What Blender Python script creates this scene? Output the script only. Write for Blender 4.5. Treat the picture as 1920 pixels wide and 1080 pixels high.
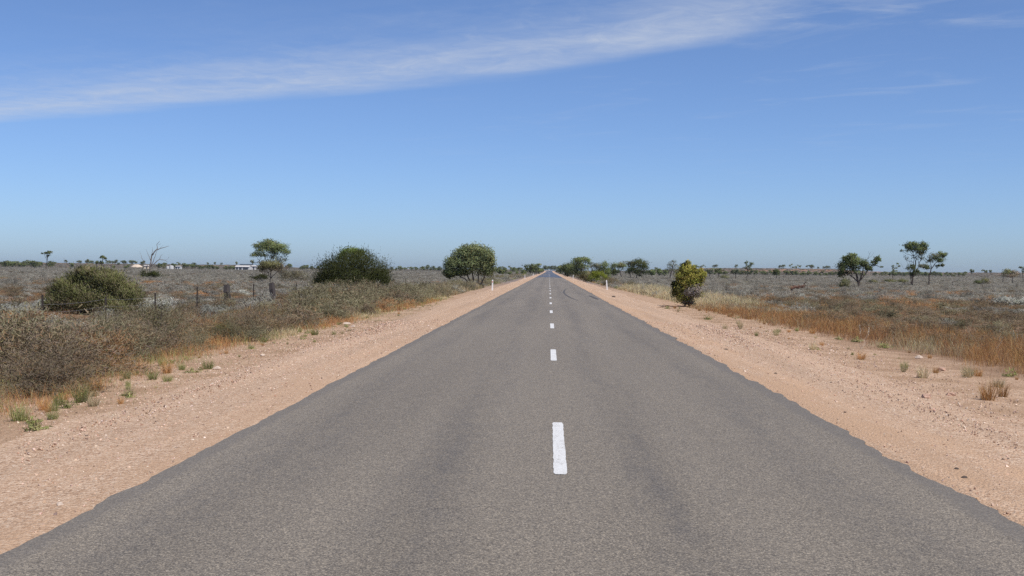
import bpy, math, random
import numpy as np
from mathutils import Matrix, Vector

for o in list(bpy.data.objects):
    bpy.data.objects.remove(o, do_unlink=True)
scene = bpy.context.scene
COL = scene.collection
R = math.radians
random.seed(7)

# ------------------------------------------------------------------ camera
CAM_Z = 1.65
FPX = 2206.0                      # focal length in pixels of a 1920 wide frame
YAW, PITCH, ROLL = math.atan(69 / FPX), -math.atan(33.7 / FPX), 0.0105
cam_data = bpy.data.cameras.new('camera')
cam_data.sensor_width = 36.0
cam_data.lens = 36.0 * FPX / 1920.0
cam_data.clip_start = 0.1
cam_data.clip_end = 60000.0
cam = bpy.data.objects.new('camera', cam_data)
COL.objects.link(cam)
CAM_ROT = (Matrix.Rotation(YAW, 4, 'Z') @ Matrix.Rotation(math.pi / 2 + PITCH, 4, 'X') @ Matrix.Rotation(ROLL, 4, 'Z'))
cam.matrix_world = Matrix.Translation((0, 0, CAM_Z)) @ CAM_ROT
scene.camera = cam

# ------------------------------------------------------------------ sky, sun, exposure
SUN_AZ, SUN_EL = R(132), R(57)    # from the right and a little behind the camera
SUN_DIR = Vector((math.sin(SUN_AZ) * math.cos(SUN_EL), math.cos(SUN_AZ) * math.cos(SUN_EL), math.sin(SUN_EL)))


class Nodes:
    """small helper to write node trees as expressions"""
    def __init__(self, tree):
        self.t = tree
        tree.nodes.clear()

    def new(self, typ, **kw):
        n = self.t.nodes.new(typ)
        for k, v in kw.items():
            setattr(n, k, v)
        return n

    def put(self, sock, v):
        if v is None:
            return
        if isinstance(v, bpy.types.NodeSocket):
            self.t.links.new(v, sock)
        else:
            if hasattr(sock.default_value, '__len__') and not hasattr(v, '__len__'):
                v = (v, v, v, 1)[:len(sock.default_value)]
            if hasattr(v, '__len__') and len(v) == 3 and len(sock.default_value) == 4:
                v = (*v, 1)
            sock.default_value = v

    def m(self, op, a, b=None, c=None, clamp=False):
        n = self.new('ShaderNodeMath', operation=op, use_clamp=clamp)
        for s, v in zip(n.inputs, (a, b, c)):
            self.put(s, v)
        return n.outputs[0]

    def vm(self, op, a, b=None):
        n = self.new('ShaderNodeVectorMath', operation=op)
        self.put(n.inputs[0], a)
        self.put(n.inputs[1], b)
        return n.outputs[0]

    def sep(self, v):
        n = self.new('ShaderNodeSeparateXYZ')
        self.put(n.inputs[0], v)
        return n.outputs

    def comb(self, x, y, z):
        n = self.new('ShaderNodeCombineXYZ')
        for s, v in zip(n.inputs, (x, y, z)):
            self.put(s, v)
        return n.outputs[0]

    def step(self, v, a, b, lo=0.0, hi=1.0):
        n = self.new('ShaderNodeMapRange', interpolation_type='SMOOTHSTEP')
        for i, x in enumerate((v, a, b, lo, hi)):
            self.put(n.inputs[i], x)
        return n.outputs[0]

    def noise(self, vec, scale, detail=3, rough=0.55, dist=0.0):
        n = self.new('ShaderNodeTexNoise')
        self.put(n.inputs['Vector'], vec)
        n.inputs['Scale'].default_value = scale
        n.inputs['Detail'].default_value = detail
        n.inputs['Roughness'].default_value = rough
        n.inputs['Distortion'].default_value = dist
        return n.outputs['Fac']

    def voronoi(self, vec, scale, feature='F1'):
        n = self.new('ShaderNodeTexVoronoi', feature=feature)
        self.put(n.inputs['Vector'], vec)
        n.inputs['Scale'].default_value = scale
        return n.outputs

    def mix(self, f, a, b, mode='MIX'):
        n = self.new('ShaderNodeMix', data_type='RGBA', blend_type=mode)
        self.put(n.inputs[0], f)
        self.put(n.inputs[6], a)
        self.put(n.inputs[7], b)
        return n.outputs[2]

    def ramp(self, f, stops):
        n = self.new('ShaderNodeValToRGB')
        self.put(n.inputs[0], f)
        e = n.color_ramp.elements
        while len(e) < len(stops):
            e.new(0.5)
        for el, (p, c) in zip(e, stops):
            el.position = p
            el.color = (*c, 1)
        return n.outputs[0]


world = bpy.data.worlds.new('World')
scene.world = world
world.use_nodes = True
w = Nodes(world.node_tree)
sky = w.new('ShaderNodeTexSky', sky_type='NISHITA', sun_disc=False)
sky.sun_elevation = SUN_EL
sky.sun_rotation = SUN_AZ
sky.altitude = 0.0
sky.air_density = 0.7
sky.dust_density = 0.62
sky.ozone_density = 10.0
SKY_STRENGTH = 0.129
# thin cirrus on a level sheet high above: the view direction is carried up to that sheet
dvec = w.new('ShaderNodeTexCoord').outputs['Generated']
dx, dy, dz = w.sep(dvec)
dzc = w.m('MAXIMUM', dz, 0.03)
cx = w.m('DIVIDE', dx, dzc)
cy = w.m('DIVIDE', dy, dzc)
bend = w.m('MULTIPLY', w.m('MAXIMUM', w.m('ADD', cx, 0.2), 0.0), -0.5)
edge = w.m('MAXIMUM', w.m('ADD', w.m('ADD', w.m('MULTIPLY', cx, -0.55), 6.1), bend), 4.82)
along = w.comb(w.m('MULTIPLY', cx, 0.4), w.m('ADD', cy, w.m('MULTIPLY', cx, 0.446)), 0.0)
wob = w.noise(along, 1.5, 5, 0.6)
t = w.m('ADD', w.m('SUBTRACT', edge, cy), w.m('MULTIPLY', w.m('SUBTRACT', wob, 0.5), 0.5))
rise = w.step(t, -0.06, 0.36)
fall = w.step(t, 0.35, 1.7, 1.0, 0.0)
streaks = w.noise(along, 3.0, 4, 0.5, 0.4)
fine = w.noise(w.comb(w.m('MULTIPLY', cx, 2.0), w.m('MULTIPLY', cy, 1.6), 3.3), 2.3, 9, 0.7, 1.2)
body = w.m('ADD', w.m('ADD', w.m('MULTIPLY', w.step(streaks, 0.2, 0.8), 0.4), w.m('MULTIPLY', w.step(fine, 0.2, 0.85), 0.45)), 0.34)
right = w.step(cx, 0.6, 1.05)
holes = w.m('SUBTRACT', 1.0, w.m('MULTIPLY', right, w.m('SUBTRACT', 1.0, w.m('MULTIPLY', w.step(w.noise(w.comb(w.m('MULTIPLY', cx, 1.6), w.m('MULTIPLY', cy, 2.6), 1.7), 1.6, 5, 0.6, 0.6), 0.47, 0.7), 0.75))))
band = w.m('MULTIPLY', w.m('MULTIPLY', w.m('MULTIPLY', rise, fall), body), holes)
veil = w.m('MULTIPLY', w.m('MULTIPLY', w.step(t, 0.2, 0.8), w.step(t, 1.0, 2.6, 1.0, 0.0)), w.m('MULTIPLY', w.m('ADD', w.step(streaks, 0.3, 0.75), w.step(fine, 0.4, 0.8)), 0.16))
wisp_v = w.comb(w.m('ADD', w.m('MULTIPLY', cx, 0.8), 11.0), w.m('ADD', w.m('MULTIPLY', cy, 0.9), w.m('MULTIPLY', cx, 0.3)), 5.0)
wisp = w.m('MULTIPLY', w.step(w.noise(wisp_v, 1.6, 7, 0.64, 0.8), 0.5, 0.85), w.m('MULTIPLY', w.step(cy, 4.4, 9.0, 0.4, 0.2), w.step(cx, -2.0, 0.8, 0.15, 1.0)))
cloud = w.m('ADD', w.m('ADD', w.m('MULTIPLY', band, 0.8), veil), wisp, clamp=True)
cloud = w.m('MULTIPLY', cloud, w.step(dz, 0.05, 0.12))
hsv = w.new('ShaderNodeHueSaturation')
w.put(hsv.inputs['Color'], sky.outputs[0])
hsv.inputs['Hue'].default_value = 0.5
hsv.inputs['Saturation'].default_value = 0.95
hsv.inputs['Value'].default_value = 1.0
sky_col = w.mix(1.0, hsv.outputs[0], (0.985, 0.992, 1.03), 'MULTIPLY')
sky_col = w.mix(w.m('MULTIPLY', cloud, 0.72), sky_col, (4.3, 4.75, 5.6))
bg = w.new('ShaderNodeBackground')
w.put(bg.inputs[0], sky_col)
bg.inputs[1].default_value = SKY_STRENGTH
wo = w.new('ShaderNodeOutputWorld')
w.t.links.new(bg.outputs[0], wo.inputs[0])

sun_data = bpy.data.lights.new('sun', 'SUN')
sun_data.energy = 4.4
sun_data.angle = R(0.53)
sun_data.color = (1.0, 0.955, 0.89)
sun = bpy.data.objects.new('sun', sun_data)
COL.objects.link(sun)
sun.rotation_euler = SUN_DIR.to_track_quat('Z', 'Y').to_euler()
sun.location = (40, -20, 60)

vs = scene.view_settings
scene.display_settings.display_device = 'sRGB'
vs.view_transform = 'Standard'
vs.look = 'None'
vs.exposure = 0.0
vs.gamma = 1.0
vs.use_curve_mapping = False
scene.cycles.max_bounces = 6
scene.cycles.diffuse_bounces = 3
scene.cycles.transmission_bounces = 3
scene.cycles.volume_bounces = 0
scene.cycles.use_denoising = False

# ------------------------------------------------------------------ measuring helpers
ROT3 = np.array(CAM_ROT.to_3x3())


def hor(px):
    return 507.0 + 0.0105 * (px - 1029.0)


def ray(px, py):
    return ROT3 @ np.array([(px - 960.0) / FPX, (540.0 - py) / FPX, -1.0])


def side(px, D):
    """sideways metres of something D metres down the road, seen at column px"""
    d = ray(px, hor(px))
    return d[0] / d[1] * D


def up(px, py, D):
    d = ray(px, py)
    return CAM_Z + d[2] / d[1] * D


def smooth(t):
    t = np.clip(t, 0, 1)
    return t * t * (3 - 2 * t)


RIDGE_PX = np.array([-600, 0, 200, 330, 450, 560, 760, 930, 1029, 1150, 1260, 1330, 1450, 1560, 1640, 1760, 1920, 2500])
RIDGE_H = np.array([5.2, 5.4, 4.8, 4.8, 5.2, 2.2, 1.4, 3.4, 1.5, 2.2, 5.2, 7.6, 8.2, 7.8, 4.6, 4.8, 5.6, 6.0])


def gz(x, y):
    """height of the land"""
    x = np.asarray(x, float)
    y = np.asarray(y, float)
    ax = np.abs(x)
    prof = np.interp(ax, [0, 2.7, 3.3, 5.6, 7.4, 10.0], [-0.07, -0.09, -0.062, -0.15, -0.2, -0.3])
    lump = 0.05 * np.sin(x * 0.61 + 1.3 * np.sin(y * 0.17)) * np.sin(y * 0.43 + 0.7) + 0.03 * np.sin(x * 1.7 + y * 0.9)
    prof = prof + lump * smooth((ax - 6.5) / 5.0)
    r = np.hypot(x, np.maximum(y, 1.0))
    px = 1029 + FPX * x / np.maximum(y, 1.0)
    rh = np.interp(px, RIDGE_PX, RIDGE_H)
    return prof + rh * smooth((r - 900) / 700.0) - 0.25 * smooth((r - 200) / 300) * smooth((ax - 10) / 30)


def in_view(x, y, margin=1.5, k=1.06):
    px = 1029 + FPX * x / np.maximum(y, 0.1)
    return (px > 960 - 960 * k - margin * FPX / y) & (px < 960 + 960 * k + margin * FPX / y)


# ------------------------------------------------------------------ mesh helpers
class Geo:
    """gathers quads with a colour for each vertex"""
    def __init__(self):
        self.V, self.F, self.C, self.N, self.n = [], [], [], [], 0

    def add(self, V, F, C, N=None):
        V = np.asarray(V, float).reshape(-1, 3)
        F = np.asarray(F, int).reshape(-1, 4)
        C = np.asarray(C, float)
        if C.ndim == 1:
            C = np.tile(C, (len(V), 1))
        self.V.append(V)
        self.F.append(F + self.n)
        self.C.append(C)
        self.N.append(np.zeros((len(V), 3)) if N is None else N)
        self.n += len(V)
        return self

    def arrays(self):
        return np.concatenate(self.V), np.concatenate(self.F), np.concatenate(self.C)

    def mesh(self, name, mat, smooth_shade=False):
        V, F, C = self.arrays()
        N = np.concatenate(self.N)
        return to_mesh(name, V, F, mat, C, smooth_shade, N if np.abs(N).max() > 0 else None)


def soften(V, F, N):
    """leaf normals: partly each leaf's own, partly that of the clump it belongs to"""
    A, B, Cc = V[F[:, 0]], V[F[:, 1]], V[F[:, 2]]
    fn = np.cross(B - A, Cc - A)
    fn = fn / np.maximum(np.linalg.norm(fn, axis=1, keepdims=True), 1e-12)
    own = np.zeros_like(V)
    for q in range(4):
        own[F[:, q]] = fn
    sgn = np.sign(np.sum(own * N, 1, keepdims=True))
    sgn[sgn == 0] = 1
    out = 0.68 * N + 0.32 * own * sgn
    out[np.abs(N).sum(1) == 0] = own[np.abs(N).sum(1) == 0]
    return out / np.maximum(np.linalg.norm(out, axis=1, keepdims=True), 1e-9)


def to_mesh(name, V, F, mat=None, C=None, smooth_shade=False, N=None):
    me = bpy.data.meshes.new(name)
    V = np.ascontiguousarray(V, np.float32)
    F = np.ascontiguousarray(F, np.int32)
    k = F.shape[1]
    me.vertices.add(len(V))
    me.vertices.foreach_set('co', V.ravel())
    me.loops.add(F.size)
    me.loops.foreach_set('vertex_index', F.ravel())
    me.polygons.add(len(F))
    me.polygons.foreach_set('loop_start', np.arange(0, F.size, k, dtype=np.int32))
    if C is not None:
        at = me.attributes.new('tint', 'FLOAT_COLOR', 'POINT')
        at.data.foreach_set('color', np.ascontiguousarray(np.hstack([C, np.ones((len(C), 1))]), np.float32).ravel())
    me.polygons.foreach_set('use_smooth', np.full(len(F), bool(smooth_shade) or N is not None))
    me.update(calc_edges=True)
    if N is not None:
        at = me.attributes.new('custom_normal', 'FLOAT_VECTOR', 'POINT')
        at.data.foreach_set('vector', np.ascontiguousarray(soften(V, F, N), np.float32).ravel())
        me.update()
    if mat:
        me.materials.append(mat)
    return me


def link(name, data, parent=None, loc=None, rz=None):
    o = bpy.data.objects.new(name, data)
    COL.objects.link(o)
    if parent:
        o.parent = parent
    if loc is not None:
        o.location = loc
    if rz is not None:
        o.rotation_euler = (0, 0, rz)
    return o


def tag(o, label=None, cat=None, group=None, kind=None):
    for k, v in (('label', label), ('category', cat), ('group', group), ('kind', kind)):
        if v:
            o[k] = v
    return o


def thing(name, loc, label, cat, group=None):
    return tag(link(name, None, None, loc), label, cat, group)


def unit(v):
    return v / np.maximum(np.linalg.norm(v, axis=-1, keepdims=True), 1e-9)


def blades(g, P, D, L, W, C, rng, tip=0.25, bend=0.0, two=False, N=None):
    """thin leaves or grass blades from P along D"""
    n = len(P)
    D = unit(D)
    S = unit(np.cross(D, rng.normal(size=(n, 3)))) * (np.asarray(W).reshape(-1, 1) * 0.5)
    if N is not None:              # leaves turn their face outwards
        S = S * np.where(np.sum(np.cross(S, D) * N, 1, keepdims=True) < 0, -1, 1)
    L = np.asarray(L).reshape(-1, 1) * np.ones((n, 1))
    if not two:
        Q = P + D * L
        V = np.stack([P - S, P + S, Q + S * tip, Q - S * tip], 1).reshape(-1, 3)
        F = np.arange(4 * n).reshape(-1, 4)
        g.add(V, F, np.repeat(C, 4, 0), None if N is None else np.repeat(N, 4, 0))
    else:
        lean = rng.normal(size=(n, 3)) * bend
        lean[:, 2] -= bend * 0.6
        Mid = P + D * L * 0.55
        Q = Mid + unit(D + lean) * L * 0.45
        V = np.stack([P - S, P + S, Mid + S * 0.8, Mid - S * 0.8, Q + S * tip, Q - S * tip], 1).reshape(-1, 3)
        b = (np.arange(n) * 6)[:, None]
        F = np.concatenate([b + np.array([0, 1, 2, 3]), b + np.array([3, 2, 4, 5])])
        g.add(V, F, np.repeat(C, 6, 0), None if N is None else np.repeat(N, 6, 0))


def leaves(g, P, size, C, rng, aspect=0.5, droop=0.0, N=None):
    """diamond leaves with any facing"""
    n = len(P)
    D = rng.normal(size=(n, 3))
    D[:, 2] -= droop
    D = unit(D)
    S = unit(np.cross(D, rng.normal(size=(n, 3))))
    if N is not None:
        S = S * np.where(np.sum(np.cross(D, S) * -N, 1, keepdims=True) < 0, -1, 1)
    s = (np.asarray(size).reshape(-1, 1) * np.ones((n, 1)))
    V = np.stack([P - D * s * 0.5, P + S * s * aspect * 0.5, P + D * s * 0.5, P - S * s * aspect * 0.5], 1).reshape(-1, 3)
    g.add(V, np.arange(4 * n).reshape(-1, 4), np.repeat(C, 4, 0), None if N is None else np.repeat(N, 4, 0))


def tube(g, pts, rad, color, sides=6, cap=True):
    pts = np.asarray(pts, float)
    k = len(pts)
    rad = np.asarray(rad, float) * np.ones(k)
    T = np.gradient(pts, axis=0)
    T = unit(T)
    ref = np.array([0.13, 0.97, 0.21])
    A = unit(np.cross(T, ref))
    B = np.cross(T, A)
    th = np.arange(sides) / sides * 2 * np.pi
    ring = pts[:, None] + rad[:, None, None] * (np.cos(th)[None, :, None] * A[:, None] + np.sin(th)[None, :, None] * B[:, None])
    V = ring.reshape(-1, 3)
    i = np.arange(k - 1)[:, None] * sides
    j = np.arange(sides)[None]
    j2 = (j + 1) % sides
    F = np.stack([i + j, i + j2, i + sides + j2, i + sides + j], -1).reshape(-1, 4)
    if cap and sides == 6:
        e = (k - 1) * sides
        F = np.concatenate([F, [[e, e + 1, e + 2, e + 3], [e, e + 3, e + 4, e + 5], [3, 2, 1, 0], [5, 4, 3, 0]]])
    g.add(V, F, color)


def box(g, x0, x1, y0, y1, z0, z1, color=(1, 1, 1)):
    V = [(x, y, z) for x in (x0, x1) for y in (y0, y1) for z in (z0, z1)]
    F = [(0, 1, 3, 2), (4, 6, 7, 5), (0, 4, 5, 1), (2, 3, 7, 6), (0, 2, 6, 4), (1, 5, 7, 3)]
    g.add(V, F, np.array(color))


def wander(a, b, rng, k=5, amp=0.08):
    a, b = np.asarray(a, float), np.asarray(b, float)
    t = np.linspace(0, 1, k)[:, None]
    L = np.linalg.norm(b - a)
    off = rng.normal(size=(k, 3)) * amp * L
    off[0] = off[-1] = 0
    return a + (b - a) * t + off


def pick(rng, n, palette, jit=0.18):
    """colours drawn from (weight, rgb) pairs with a little spread"""
    wts = np.array([p[0] for p in palette], float)
    cols = np.array([p[1] for p in palette], float)
    c = cols[rng.choice(len(cols), n, p=wts / wts.sum())]
    return np.clip(c * (1 + rng.normal(size=(n, 1)) * jit) * (1 + rng.normal(size=(n, 3)) * jit * 0.25), 0.005, 0.9)


# ------------------------------------------------------------------ materials
def material(name):
    m = bpy.data.materials.new(name)
    m.use_nodes = True
    return m, Nodes(m.node_tree)


def finish(n, col, rough=0.85, bump=None, bump_strength=0.4, bump_dist=0.02, spec=0.25):
    p = n.new('ShaderNodeBsdfPrincipled')
    n.put(p.inputs['Base Color'], col)
    n.put(p.inputs['Roughness'], rough)
    n.put(p.inputs['Specular IOR Level'], spec)
    if bump is not None:
        b = n.new('ShaderNodeBump')
        b.inputs['Strength'].default_value = bump_strength
        b.inputs['Distance'].default_value = bump_dist
        n.put(b.inputs['Height'], bump)
        n.t.links.new(b.outputs[0], p.inputs['Normal'])
    out = n.new('ShaderNodeOutputMaterial')
    n.t.links.new(p.outputs[0], out.inputs[0])


def mat_foliage(name, trans=0.28, vary=0.22):
    m, n = material(name)
    a = n.new('ShaderNodeAttribute', attribute_name='tint').outputs['Color']
    rnd = n.new('ShaderNodeObjectInfo').outputs['Random']
    f = n.m('ADD', n.m('MULTIPLY', rnd, vary * 2), 1 - vary)
    col = n.mix(1.0, a, n.comb(f, f, f), 'MULTIPLY')
    d = n.new('ShaderNodeBsdfDiffuse')
    tr = n.new('ShaderNodeBsdfTranslucent')
    n.put(d.inputs[0], col)
    n.put(tr.inputs[0], col)
    mx = n.new('ShaderNodeMixShader')
    mx.inputs[0].default_value = trans
    n.t.links.new(d.outputs[0], mx.inputs[1])
    n.t.links.new(tr.outputs[0], mx.inputs[2])
    out = n.new('ShaderNodeOutputMaterial')
    n.t.links.new(mx.outputs[0], out.inputs[0])
    return m


def mat_bark(name):
    m, n = material(name)
    a = n.new('ShaderNodeAttribute', attribute_name='tint').outputs['Color']
    co = n.new('ShaderNodeTexCoord').outputs['Object']
    f = n.noise(n.vm('MULTIPLY', co, (9, 9, 2.5)), 1.0, 4)
    g = n.m('ADD', n.m('MULTIPLY', f, 0.9), 0.55)
    finish(n, n.mix(1.0, a, n.comb(g, g, g), 'MULTIPLY'), 0.9, f, 0.5)
    return m


def mat_plain(name, col, rough=0.6, dirt=0.25, scale=6.0, spec=0.3):
    m, n = material(name)
    co = n.new('ShaderNodeTexCoord').outputs['Object']
    f = n.noise(co, scale, 5, 0.65)
    c = n.mix(n.m('MULTIPLY', n.step(f, 0.45, 0.8), dirt), col, (0.28, 0.2, 0.14))
    finish(n, c, rough, spec=spec)
    return m


def mat_road():
    m, n = material('chip_seal_asphalt')
    co = n.new('ShaderNodeTexCoord').outputs['Object']
    x, y, z = n.sep(co)
    v1 = n.voronoi(co, 150.0)
    v2 = n.voronoi(co, 84.0)
    g1 = n.sep(v1['Color'])[0]
    g2 = n.sep(v2['Color'])[1]
    nn = n.noise(co, 150.0, 2, 0.7)
    grain = n.m('ADD', n.m('ADD', n.m('MULTIPLY', g1, 0.5), n.m('MULTIPLY', g2, 0.28)), n.m('MULTIPLY', nn, 0.3))
    stone = n.ramp(grain, [(0.12, (0.05, 0.042, 0.034)), (0.42, (0.143, 0.12, 0.09)), (0.66, (0.23, 0.193, 0.146)), (0.92, (0.46, 0.385, 0.28))])
    # bitumen worked up by the wheels, in blotches along four tracks
    ax = n.m('ABSOLUTE', x)
    tr1 = n.m('SUBTRACT', 1.0, n.m('MINIMUM', n.m('MULTIPLY', n.m('ABSOLUTE', n.m('SUBTRACT', ax, 0.85)), 2.0), 1.0))
    tr2 = n.m('SUBTRACT', 1.0, n.m('MINIMUM', n.m('MULTIPLY', n.m('ABSOLUTE', n.m('SUBTRACT', ax, 2.35)), 2.0), 1.0))
    tracks = n.m('MAXIMUM', tr1, tr2)
    blot = n.m('ADD', n.m('MULTIPLY', n.noise(n.comb(n.m('MULTIPLY', x, 2.6), n.m('MULTIPLY', y, 0.16), 0.0), 1.0, 5, 0.62), 0.55), n.m('MULTIPLY', n.noise(n.comb(n.m('MULTIPLY', x, 5.0), n.m('MULTIPLY', y, 2.2), 3.0), 1.0, 5, 0.7), 0.45))
    wear = n.m('MULTIPLY', n.m('ADD', n.m('MULTIPLY', tracks, 0.75), 0.25), n.step(blot, 0.42, 0.66))
    col = n.mix(n.m('MULTIPLY', wear, 0.55), stone, n.mix(0.55, stone, (0.055, 0.056, 0.062)))
    big = n.noise(n.comb(n.m('MULTIPLY', x, 0.9), n.m('MULTIPLY', y, 0.05), 4.0), 1.0, 3, 0.5)
    k = n.m('SUBTRACT', n.m('ADD', n.m('MULTIPLY', big, 0.45), 0.85), n.m('MULTIPLY', n.step(tracks, 0.1, 0.9), 0.07))
    col = n.mix(1.0, col, n.comb(k, k, k), 'MULTIPLY')
    # smooth bitumen strip along the edges
    en = n.noise(n.comb(n.m('MULTIPLY', x, 3.0), n.m('MULTIPLY', y, 0.8), 1.0), 1.0, 4)
    edge = n.step(n.m('ADD', ax, n.m('MULTIPLY', n.m('SUBTRACT', en, 0.5), 0.2)), 2.93, 3.05)
    col = n.mix(n.m('MULTIPLY', edge, 0.5), col, (0.15, 0.131, 0.11))
    # dark, slick stretch far off: mirage reflection put into the asphalt colour
    mirage = n.m('MULTIPLY', n.step(y, 262, 275), n.step(n.noise(n.comb(n.m('MULTIPLY', x, 0.2), n.m('MULTIPLY', y, 0.02), 0.0), 1.0, 3), 0.3, 0.55))
    col = n.mix(n.m('MULTIPLY', mirage, 0.8), col, (0.05, 0.047, 0.05))
    rough = n.m('SUBTRACT', 0.6, n.m('MULTIPLY', mirage, 0.25))
    bmp = n.m('ADD', n.m('MULTIPLY', v1['Distance'], -0.7), n.m('MULTIPLY', nn, 0.3))
    finish(n, col, rough, bmp, 0.45, 0.01, 0.22)
    return m


def gravel_colour(n, co, x, y):
    v1 = n.voronoi(co, 34.0)
    v2 = n.voronoi(co, 85.0)
    a = n.sep(v1['Color'])
    b = n.sep(v2['Color'])
    g = n.m('ADD', n.m('MULTIPLY', a[0], 0.5), n.m('MULTIPLY', b[1], 0.5))
    stone = n.ramp(g, [(0.08, (0.25, 0.15, 0.095)), (0.35, (0.46, 0.295, 0.185)), (0.6, (0.56, 0.385, 0.255)), (0.95, (0.73, 0.575, 0.43))])
    sand = n.ramp(n.noise(co, 60.0, 3, 0.7), [(0.25, (0.43, 0.27, 0.16)), (0.75, (0.585, 0.39, 0.25))])
    return stone, sand, v1, v2


def mat_gravel():
    m, n = material('pink_gravel')
    co = n.new('ShaderNodeTexCoord').outputs['Object']
    x, y, z = n.sep(co)
    stone, sand, v1, v2 = gravel_colour(n, co, x, y)
    st = n.noise(n.comb(n.m('MULTIPLY', x, 1.6), n.m('MULTIPLY', y, 0.14), 2.0), 1.0, 5, 0.62)
    bl = n.noise(n.comb(x, n.m('MULTIPLY', y, 0.7), 7.0), 1.1, 4, 0.6)
    ax = n.m('ABSOLUTE', x)
    near = n.step(ax, 3.2, 5.0, 0.12, -0.06)
    f = n.step(n.m('ADD', n.m('ADD', n.m('MULTIPLY', st, 0.6), n.m('MULTIPLY', bl, 0.4)), near), 0.47, 0.68)
    right = n.step(x, -1.0, 1.0, 0.55, 0.95)
    col = n.mix(n.m('MULTIPLY', f, right), stone, sand)
    big = n.noise(n.comb(n.m('MULTIPLY', x, 2.4), n.m('MULTIPLY', y, 0.06), 5.0), 1.0, 4)
    k = n.m('ADD', n.m('MULTIPLY', big, 0.5), 0.74)
    col = n.mix(1.0, col, n.comb(k, k, k), 'MULTIPLY')
    bmp = n.m('ADD', n.m('MULTIPLY', v1['Distance'], -1.0), n.m('MULTIPLY', v2['Distance'], -0.5))
    finish(n, col, 0.92, bmp, 0.6, 0.03, 0.15)
    return m


def mat_ground():
    m, n = material('red_soil')
    co = n.new('ShaderNodeTexCoord').outputs['Object']
    x, y, z = n.sep(co)
    stone, sand, v1, v2 = gravel_colour(n, co, x, y)
    bl = n.noise(co, 0.9, 5, 0.65)
    fineg = n.noise(co, 18.0, 7, 0.75)
    verge = n.mix(n.step(n.m('ADD', n.m('MULTIPLY', bl, 0.6), n.m('MULTIPLY', fineg, 0.4)), 0.38, 0.62), stone, n.mix(n.step(fineg, 0.33, 0.66), n.mix(0.35, sand, (0.34, 0.2, 0.11)), (0.3, 0.195, 0.12)))
    litter = n.ramp(fineg, [(0.3, (0.13, 0.085, 0.055)), (0.52, (0.27, 0.165, 0.1)), (0.75, (0.38, 0.27, 0.18))])
    ax = n.m('ABSOLUTE', x)
    f = n.step(n.m('ADD', n.m('ADD', ax, n.m('MULTIPLY', n.m('SUBTRACT', bl, 0.5), 4.0)), n.m('MULTIPLY', n.m('SUBTRACT', fineg, 0.5), 6.0)), 7.3, 9.4)
    col = n.mix(f, verge, litter)
    # far plain: pale grey ground litter; bare orange sand on the low rises
    r = n.m('SQRT', n.m('ADD', n.m('MULTIPLY', x, x), n.m('MULTIPLY', y, y)))
    pat = n.noise(n.comb(n.m('MULTIPLY', x, 0.012), n.m('MULTIPLY', y, 0.006), 0.0), 1.0, 4, 0.6)
    plain = n.mix(n.step(pat, 0.42, 0.62), (0.24, 0.2, 0.175), (0.25, 0.165, 0.115))
    col = n.mix(n.step(r, 70, 200), col, plain)
    rise = n.m('MULTIPLY', n.step(z, 1.3, 4.2), n.step(n.noise(n.comb(n.m('MULTIPLY', x, 0.006), n.m('MULTIPLY', y, 0.004), 2.0), 1.0, 3), 0.38, 0.6))
    col = n.mix(n.m('MULTIPLY', rise, 0.85), col, (0.43, 0.22, 0.12))
    bmp = n.m('ADD', n.m('MULTIPLY', fineg, 1.0), n.m('MULTIPLY', v1['Distance'], -0.6))
    finish(n, col, 0.95, bmp, 0.6, 0.04, 0.1)
    return m


M_LEAF = mat_foliage('leaf')
M_SCRUB = mat_foliage('scrub', 0.25, 0.3)
M_BARK = mat_bark('bark')
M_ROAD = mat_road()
M_GRAVEL = mat_gravel()
M_GROUND = mat_ground()
def mat_paint():
    m, n = material('white_road_paint')
    co = n.new('ShaderNodeTexCoord').outputs['Object']
    v = n.voronoi(co, 110.0)
    g = n.sep(v['Color'])[0]
    wearn = n.noise(n.vm('MULTIPLY', co, (9, 2.5, 1)), 1.0, 5, 0.7)
    gone = n.m('MULTIPLY', n.step(g, 0.72, 0.8), n.step(wearn, 0.42, 0.62))
    base = n.ramp(n.noise(co, 40.0, 4, 0.7), [(0.3, (0.6, 0.585, 0.55)), (0.7, (0.74, 0.73, 0.7))])
    finish(n, n.mix(n.m('MULTIPLY', gone, 0.75), base, (0.2, 0.175, 0.15)), 0.7, n.m('MULTIPLY', v['Distance'], -1.0), 0.4, 0.008, 0.2)
    return m


M_PAINT = mat_paint()
M_TAR = mat_plain('black_tar', (0.03, 0.029, 0.03), 0.6, 0.05)
M_RUBBER = mat_plain('tyre_rubber_on_asphalt', (0.085, 0.079, 0.074), 0.8, 0.25, 14.0)

# ------------------------------------------------------------------ ground, shoulders, road
def spaced(lo, hi, s0, grow):
    out, v = [lo], lo
    while v < hi:
        v += max(s0, (v - lo) * grow)
        out.append(v)
    return np.array(out)


xs = np.concatenate([np.arange(0, 12, 0.5), 12 + spaced(0, 5200, 0.8, 0.09)])
xs = np.concatenate([-xs[:0:-1], xs])
ys = np.concatenate([np.arange(-60, 0, 3.0), spaced(0, 9000, 0.9, 0.035)])
X, Y = np.meshgrid(xs, ys)
Z = gz(X, Y)
nx, ny = len(xs), len(ys)
idx = (np.arange(ny - 1)[:, None] * nx + np.arange(nx - 1)[None]).ravel()
ground = link('ground', to_mesh('ground', np.stack([X, Y, Z], -1).reshape(-1, 3), np.stack([idx, idx + 1, idx + nx + 1, idx + nx], -1), M_GROUND, None, True))
tag(ground, kind='structure')

ROAD_END = 1650.0
ry = np.concatenate([np.arange(-25, 5, 0.5), spaced(5, ROAD_END, 0.08, 0.007)])
rngR = np.random.default_rng(3)


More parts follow.
